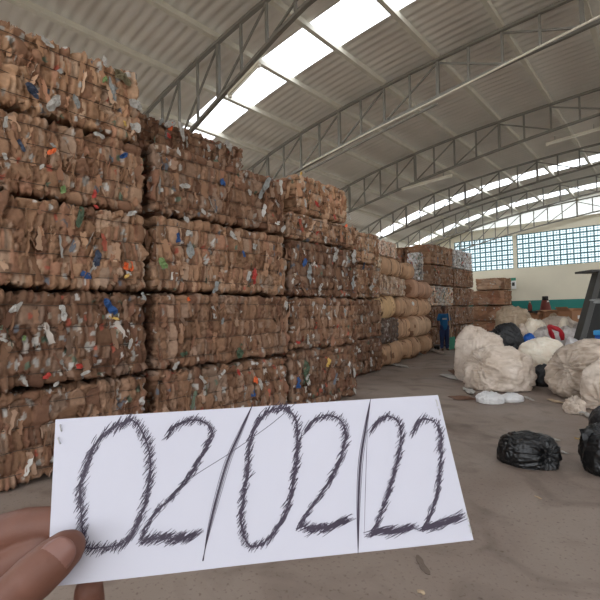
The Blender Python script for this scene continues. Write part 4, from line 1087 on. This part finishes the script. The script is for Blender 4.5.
def hatch(name, label, ctrl, width, ang, seed, dens=1.0, length=9):
    width *= 1.3; length *= 1.25; rng = random.Random(seed); mb = MB(); path = spline([(x, y, 0) for x, y in ctrl], 14); path = [p[:2] for p in path]
    # resample
    seg = [np.linalg.norm(b - a) for a, b in zip(path[:-1], path[1:])]; tot = sum(seg); n = int(tot * 1.15 * dens)
    cum = np.concatenate([[0], np.cumsum(seg)])
    xs_p = np.array(path)
    def at_(s): return np.array([np.interp(s, cum, xs_p[:, 0]), np.interp(s, cum, xs_p[:, 1])])
    for i in range(n):
        s = (i + rng.random()) / n * tot; c = at_(s); tdir = at_(min(tot, s + 2)) - at_(max(0, s - 2)); tdir /= np.linalg.norm(tdir) + 1e-9
        nn = np.array([-tdir[1], tdir[0]]); c = c + nn * rng.gauss(0, width * .22)
        a = math.atan2(tdir[1], tdir[0]); ha = rad(ang) + rng.gauss(0, .13)
        # hatches lean towards a fixed slant but keep near the stroke
        l = length * rng.uniform(.55, 1.15); d = np.array([math.cos(ha), math.sin(ha)])
        along = abs(d @ tdir)
        l *= .55 + .75 * along
        m_ = c + np.array([-d[1], d[0]]) * rng.uniform(-.7, .7)
        ink_stroke(mb, [c - d * l / 2, m_, c + d * l / 2], rng.uniform(.55, 1.0))
    for k in range(3):
        o2 = rng.uniform(-width * .25, width * .25)
        ink_stroke(mb, [at_(tot * j / 40) + np.array([rng.gauss(0, .5) + o2 * .5, rng.gauss(0, .4) + o2 * .5]) for j in range(41)], .8)
    o = mb.build(name, M['ink'], sign)
    if label: o['label'] = label
d1 = [(130, 421), (118, 426), (103, 436), (92, 452), (85, 471), (81, 490), (82, 515), (84, 540), (88, 548), (106, 547), (122, 544), (134, 532), (142, 514), (148, 492), (151, 470), (150, 450), (143, 432), (136, 422), (129, 420), (124, 423)]
hatch('inked_digit', 'first hatched 0 near the thumb', d1, 6, -55, 1, 1.1, 11)
hatch('inked_digit', 'hatched 2 after the first 0', [(168, 438), (171, 430), (180, 424), (195, 420), (207, 424), (212, 432), (207, 446), (199, 460), (188, 478), (172, 497), (157, 511), (149, 523), (142, 537)], 4.6, -52, 2, 1.1, 8)
hatch('inked_digit', 'base of the first 2', [(143, 540), (158, 538), (176, 538), (197, 535)], 7, -38, 12, 2.2, 11)
hatch('inked_digit', 'second hatched 0', [(290, 412), (282, 408), (271, 410), (261, 418), (253, 431), (249, 450), (247, 474), (243, 500), (241, 520), (244, 536), (249, 546), (258, 546), (272, 536), (284, 517), (291, 495), (296, 465), (298, 440), (296, 421), (290, 412), (283, 408), (277, 408)], 4.6, -58, 3, 1.2, 9)
hatch('inked_digit', 'hatched 2 after the second 0', [(305, 432), (310, 424), (322, 417), (335, 417), (344, 426), (345, 442), (339, 462), (328, 484), (314, 504), (304, 518), (300, 527)], 4.6, -52, 4, 1.1, 8)
hatch('inked_digit', 'base of the second 2', [(301, 526), (312, 529), (326, 528), (348, 520)], 6.5, -32, 14, 2.2, 11)
hatch('inked_digit', 'hatched 2 after the upright stroke', [(371, 431), (377, 422), (386, 417), (395, 419), (400, 428), (400, 446), (395, 468), (389, 490), (381, 512), (373, 532)], 4.8, -55, 5, 1.1, 8)
hatch('inked_digit', 'base of the third 2', [(371, 533), (384, 531), (397, 530), (411, 528)], 6, -25, 15, 2.2, 11)
hatch('inked_digit', 'last hatched 2', [(412.5, 434), (416, 425), (424, 419), (434, 422), (440, 432), (441, 452), (439, 475), (436, 498), (430, 514), (423, 528)], 4.8, -60, 6, 1.1, 8)
hatch('inked_digit', 'base of the last 2', [(423, 528), (436, 525), (448, 521), (460, 517)], 6, -30, 16, 2.2, 11)
mb = MB(); rng = random.Random(8)
for dx, w in ((0, .9), (1.6, .6), (-1.8, .5), (2.8, .45), (.7, .8), (-.7, .6)):
    ink_stroke(mb, [p[:2] + np.array([dx * math.sin(i / 28 * math.pi) * 1.3, 0]) for i, p in enumerate(spline([(253, 404, 0), (240, 432, 0), (227, 462, 0), (216, 500, 0), (208, 533, 0), (203, 561, 0)], 6))], w)
mb.build('inked_slash', M['ink'], sign)['label'] = 'slanted pen slash after the day'
mb = MB()
for dx, w in ((0, .9), (2.0, .5), (-1.6, .6), (.8, .8), (-.6, .6)):
    ink_stroke(mb, [p[:2] + np.array([dx * math.sin(i / 24 * math.pi) * 1.2, 0]) for i, p in enumerate(spline([(370, 399, 0), (365, 428, 0), (360, 462, 0), (358, 505, 0), (358, 554, 0)], 6))], w)
ink_stroke(mb, [(367, 430), (366, 455), (365, 490), (364, 535)], .45)
mb.build('inked_slash', M['ink'], sign)['label'] = 'upright pen stroke before the year'
mb = MB(); ink_stroke(mb, [p[:2] for p in spline([(186, 482, 0), (200, 472, 0), (230, 453, 0), (270, 425, 0), (297, 402, 0)], 8)], .6); mb.build('pen_line', M['ink'], sign)
# staples at both ends
for a, b in (((60.5, 425), (62, 431)), ((58.5, 438), (60.5, 443.5)), ((435.5, 400), (437, 406)), ((438, 409), (439.5, 415)), ((466, 514), (468, 521)), ((468.5, 525), (470.5, 532))):
    q = [pt(*uv_of(*a), .0001) - pc, pt(*uv_of(*a), .0011) - pc, pt(*uv_of(*b), .0011) - pc, pt(*uv_of(*b), .0001) - pc]
    MB().tube(q, .0004, 6).build('staple', M['staple'], sign)

# the hand: thumb in front, fingers behind the paper, forearm out of the frame
HB = P(-60, 640, .27)
def hp_(px, py, d, r): return (P(px, py, d) - HB, r)
dP = lambda px, py: float(((cor[0] - CAM) @ nrm) / (ray(px, py) @ nrm))       # paper distance there
dt = dP(66, 549)
hand = thing('hand', 'bare hand gripping the corner of the dated paper', 'hand', HB)
ch = []
ch.append([hp_(69, 546.5, dt - .0088, .0085), hp_(64, 550.5, dt - .0105, .0102), hp_(52, 561, dt - .014, .0115), hp_(34, 577, dt - .018, .0122), hp_(8, 601, dt - .02, .0118), hp_(-30, 640, dt - .02, .0145), hp_(-75, 690, dt - .008, .0185), hp_(-140, 740, dt + .01, .023)])
db = dt
ch.append([hp_(96, 530, db + .0118, .0072), hp_(80, 527, db + .013, .0088), hp_(52, 523.5, db + .0155, .0100), hp_(25, 527, db + .018, .0112), hp_(-5, 537, db + .02, .0125), hp_(-60, 566, db + .03, .0145), hp_(-120, 640, db + .035, .0175), hp_(-175, 725, db + .03, .0215)])
ch.append([hp_(89, 590, db + .0155, .0082), hp_(89, 602, db + .0175, .0090), hp_(82, 625, db + .024, .0095), hp_(52, 640, db + .036, .0105), hp_(20, 622, db + .045, .0115), hp_(-55, 612, db + .045, .0145), hp_(-120, 660, db + .04, .018), hp_(-175, 740, db + .03, .021)])
ch.append([hp_(78, 655, db + .02, .0080), hp_(74, 668, db + .022, .0088), hp_(60, 688, db + .032, .0095), hp_(25, 684, db + .048, .0105), hp_(-45, 660, db + .05, .0138), hp_(-115, 690, db + .042, .0175), hp_(-170, 750, db + .03, .021)])
ch.append([hp_(60, 712, db + .022, .0070), hp_(54, 722, db + .024, .0078), hp_(38, 738, db + .034, .0085), hp_(8, 734, db + .046, .0092), hp_(-40, 708, db + .05, .0125), hp_(-105, 722, db + .04, .0165), hp_(-165, 765, db + .03, .0205)])
ch.append([hp_(-150, 735, db + .02, .024), hp_(-210, 800, db + .02, .026), hp_(-290, 900, db + .0, .028), hp_(-420, 1080, db - .02, .034)])
ch.append([hp_(-80, 640, db + .035, .017), hp_(-90, 690, db + .03, .018), hp_(-95, 720, db + .025, .018)])
ch.append([hp_(46, 543, db + .012, .0085), hp_(25, 556, db + .014, .0115), hp_(-5, 578, db + .016, .0145), hp_(-50, 620, db + .02, .018), hp_(-90, 670, db + .02, .02)])
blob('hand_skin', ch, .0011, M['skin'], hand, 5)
# thumbnail
tc = P(62, 551, dt - .0105); ad = P(71, 543, dt - .009) - P(45, 568, dt - .0155); ad /= np.linalg.norm(ad)
cn = CAM - tc; cn -= ad * (cn @ ad); cn /= np.linalg.norm(cn)
sdv = np.cross(ad, cn)
v = []; n1, n2 = 9, 9
for i in range(n1):
    for j in range(n2):
        a = (i / (n1 - 1) - .5) * 2; b = (j / (n2 - 1) - .5) * 2
        kk_ = math.sqrt(max(0, 1 - .5 * b * b)); k2 = math.sqrt(max(0, 1 - .45 * a * a))
        th_ = b * k2 * .84; R = .0112 - .0007 * a - .0004 * max(0, a)
        q = tc + ad * (a * .0092 * kk_ - .0006) + (math.cos(th_) * cn + math.sin(th_) * sdv) * R
        v.append(q - HB)
f = [(i * n2 + j, i * n2 + j + 1, (i + 1) * n2 + j + 1, (i + 1) * n2 + j) for i in range(n1 - 1) for j in range(n2 - 1)]
o = mesh('thumbnail', v, f, M['nail'], hand, smooth=True); md = o.modifiers.new('thick', 'SOLIDIFY'); md.thickness = .0006; md.offset = 0
o['label'] = 'pale pink thumbnail'

# ================================================================== CAMERA, SKY, LIGHT
cd = bpy.data.cameras.new('camera'); co = bpy.data.objects.new('camera', cd); COL.objects.link(co)
cd.sensor_width = 36; cd.lens = FPX / 600 * 36; cd.clip_start = .02; cd.clip_end = 300
co.matrix_world = Matrix(((rgt[0], upv[0], -fwd[0], 0), (rgt[1], upv[1], -fwd[1], 0), (rgt[2], upv[2], -fwd[2], CH), (0, 0, 0, 1)))
SC.camera = co
w = bpy.data.worlds.new('overcast_sky'); SC.world = w; w.use_nodes = True
nt = w.node_tree; bg = nt.nodes['Background']
tc_ = nt.nodes.new('ShaderNodeTexCoord'); sp = nt.nodes.new('ShaderNodeSeparateXYZ'); nt.links.new(tc_.outputs['Generated'], sp.inputs[0])
rp = nt.nodes.new('ShaderNodeValToRGB'); e = rp.color_ramp.elements
e[0].position = .0; e[0].color = (.55, .54, .5, 1); e[1].position = 1; e[1].color = (.94, .98, 1.06, 1)
e2 = rp.color_ramp.elements.new(.5); e2.color = (.7, .71, .7, 1); e3 = rp.color_ramp.elements.new(.56); e3.color = (.92, .97, 1.04, 1)
mr = nt.nodes.new('ShaderNodeMapRange'); mr.inputs['From Min'].default_value = -1; nt.links.new(sp.outputs['Z'], mr.inputs['Value']); nt.links.new(mr.outputs['Result'], rp.inputs['Fac'])
nt.links.new(rp.outputs['Color'], bg.inputs['Color']); bg.inputs['Strength'].default_value = 1.6
SC.view_settings.view_transform = 'Standard'; SC.view_settings.look = 'None'; SC.view_settings.gamma = 1; SC.view_settings.use_curve_mapping = False
SC.view_settings.exposure = 1.5
SC.cycles.use_denoising = True
SC.cycles.max_bounces = 8; SC.cycles.diffuse_bounces = 5; SC.cycles.transparent_max_bounces = 8
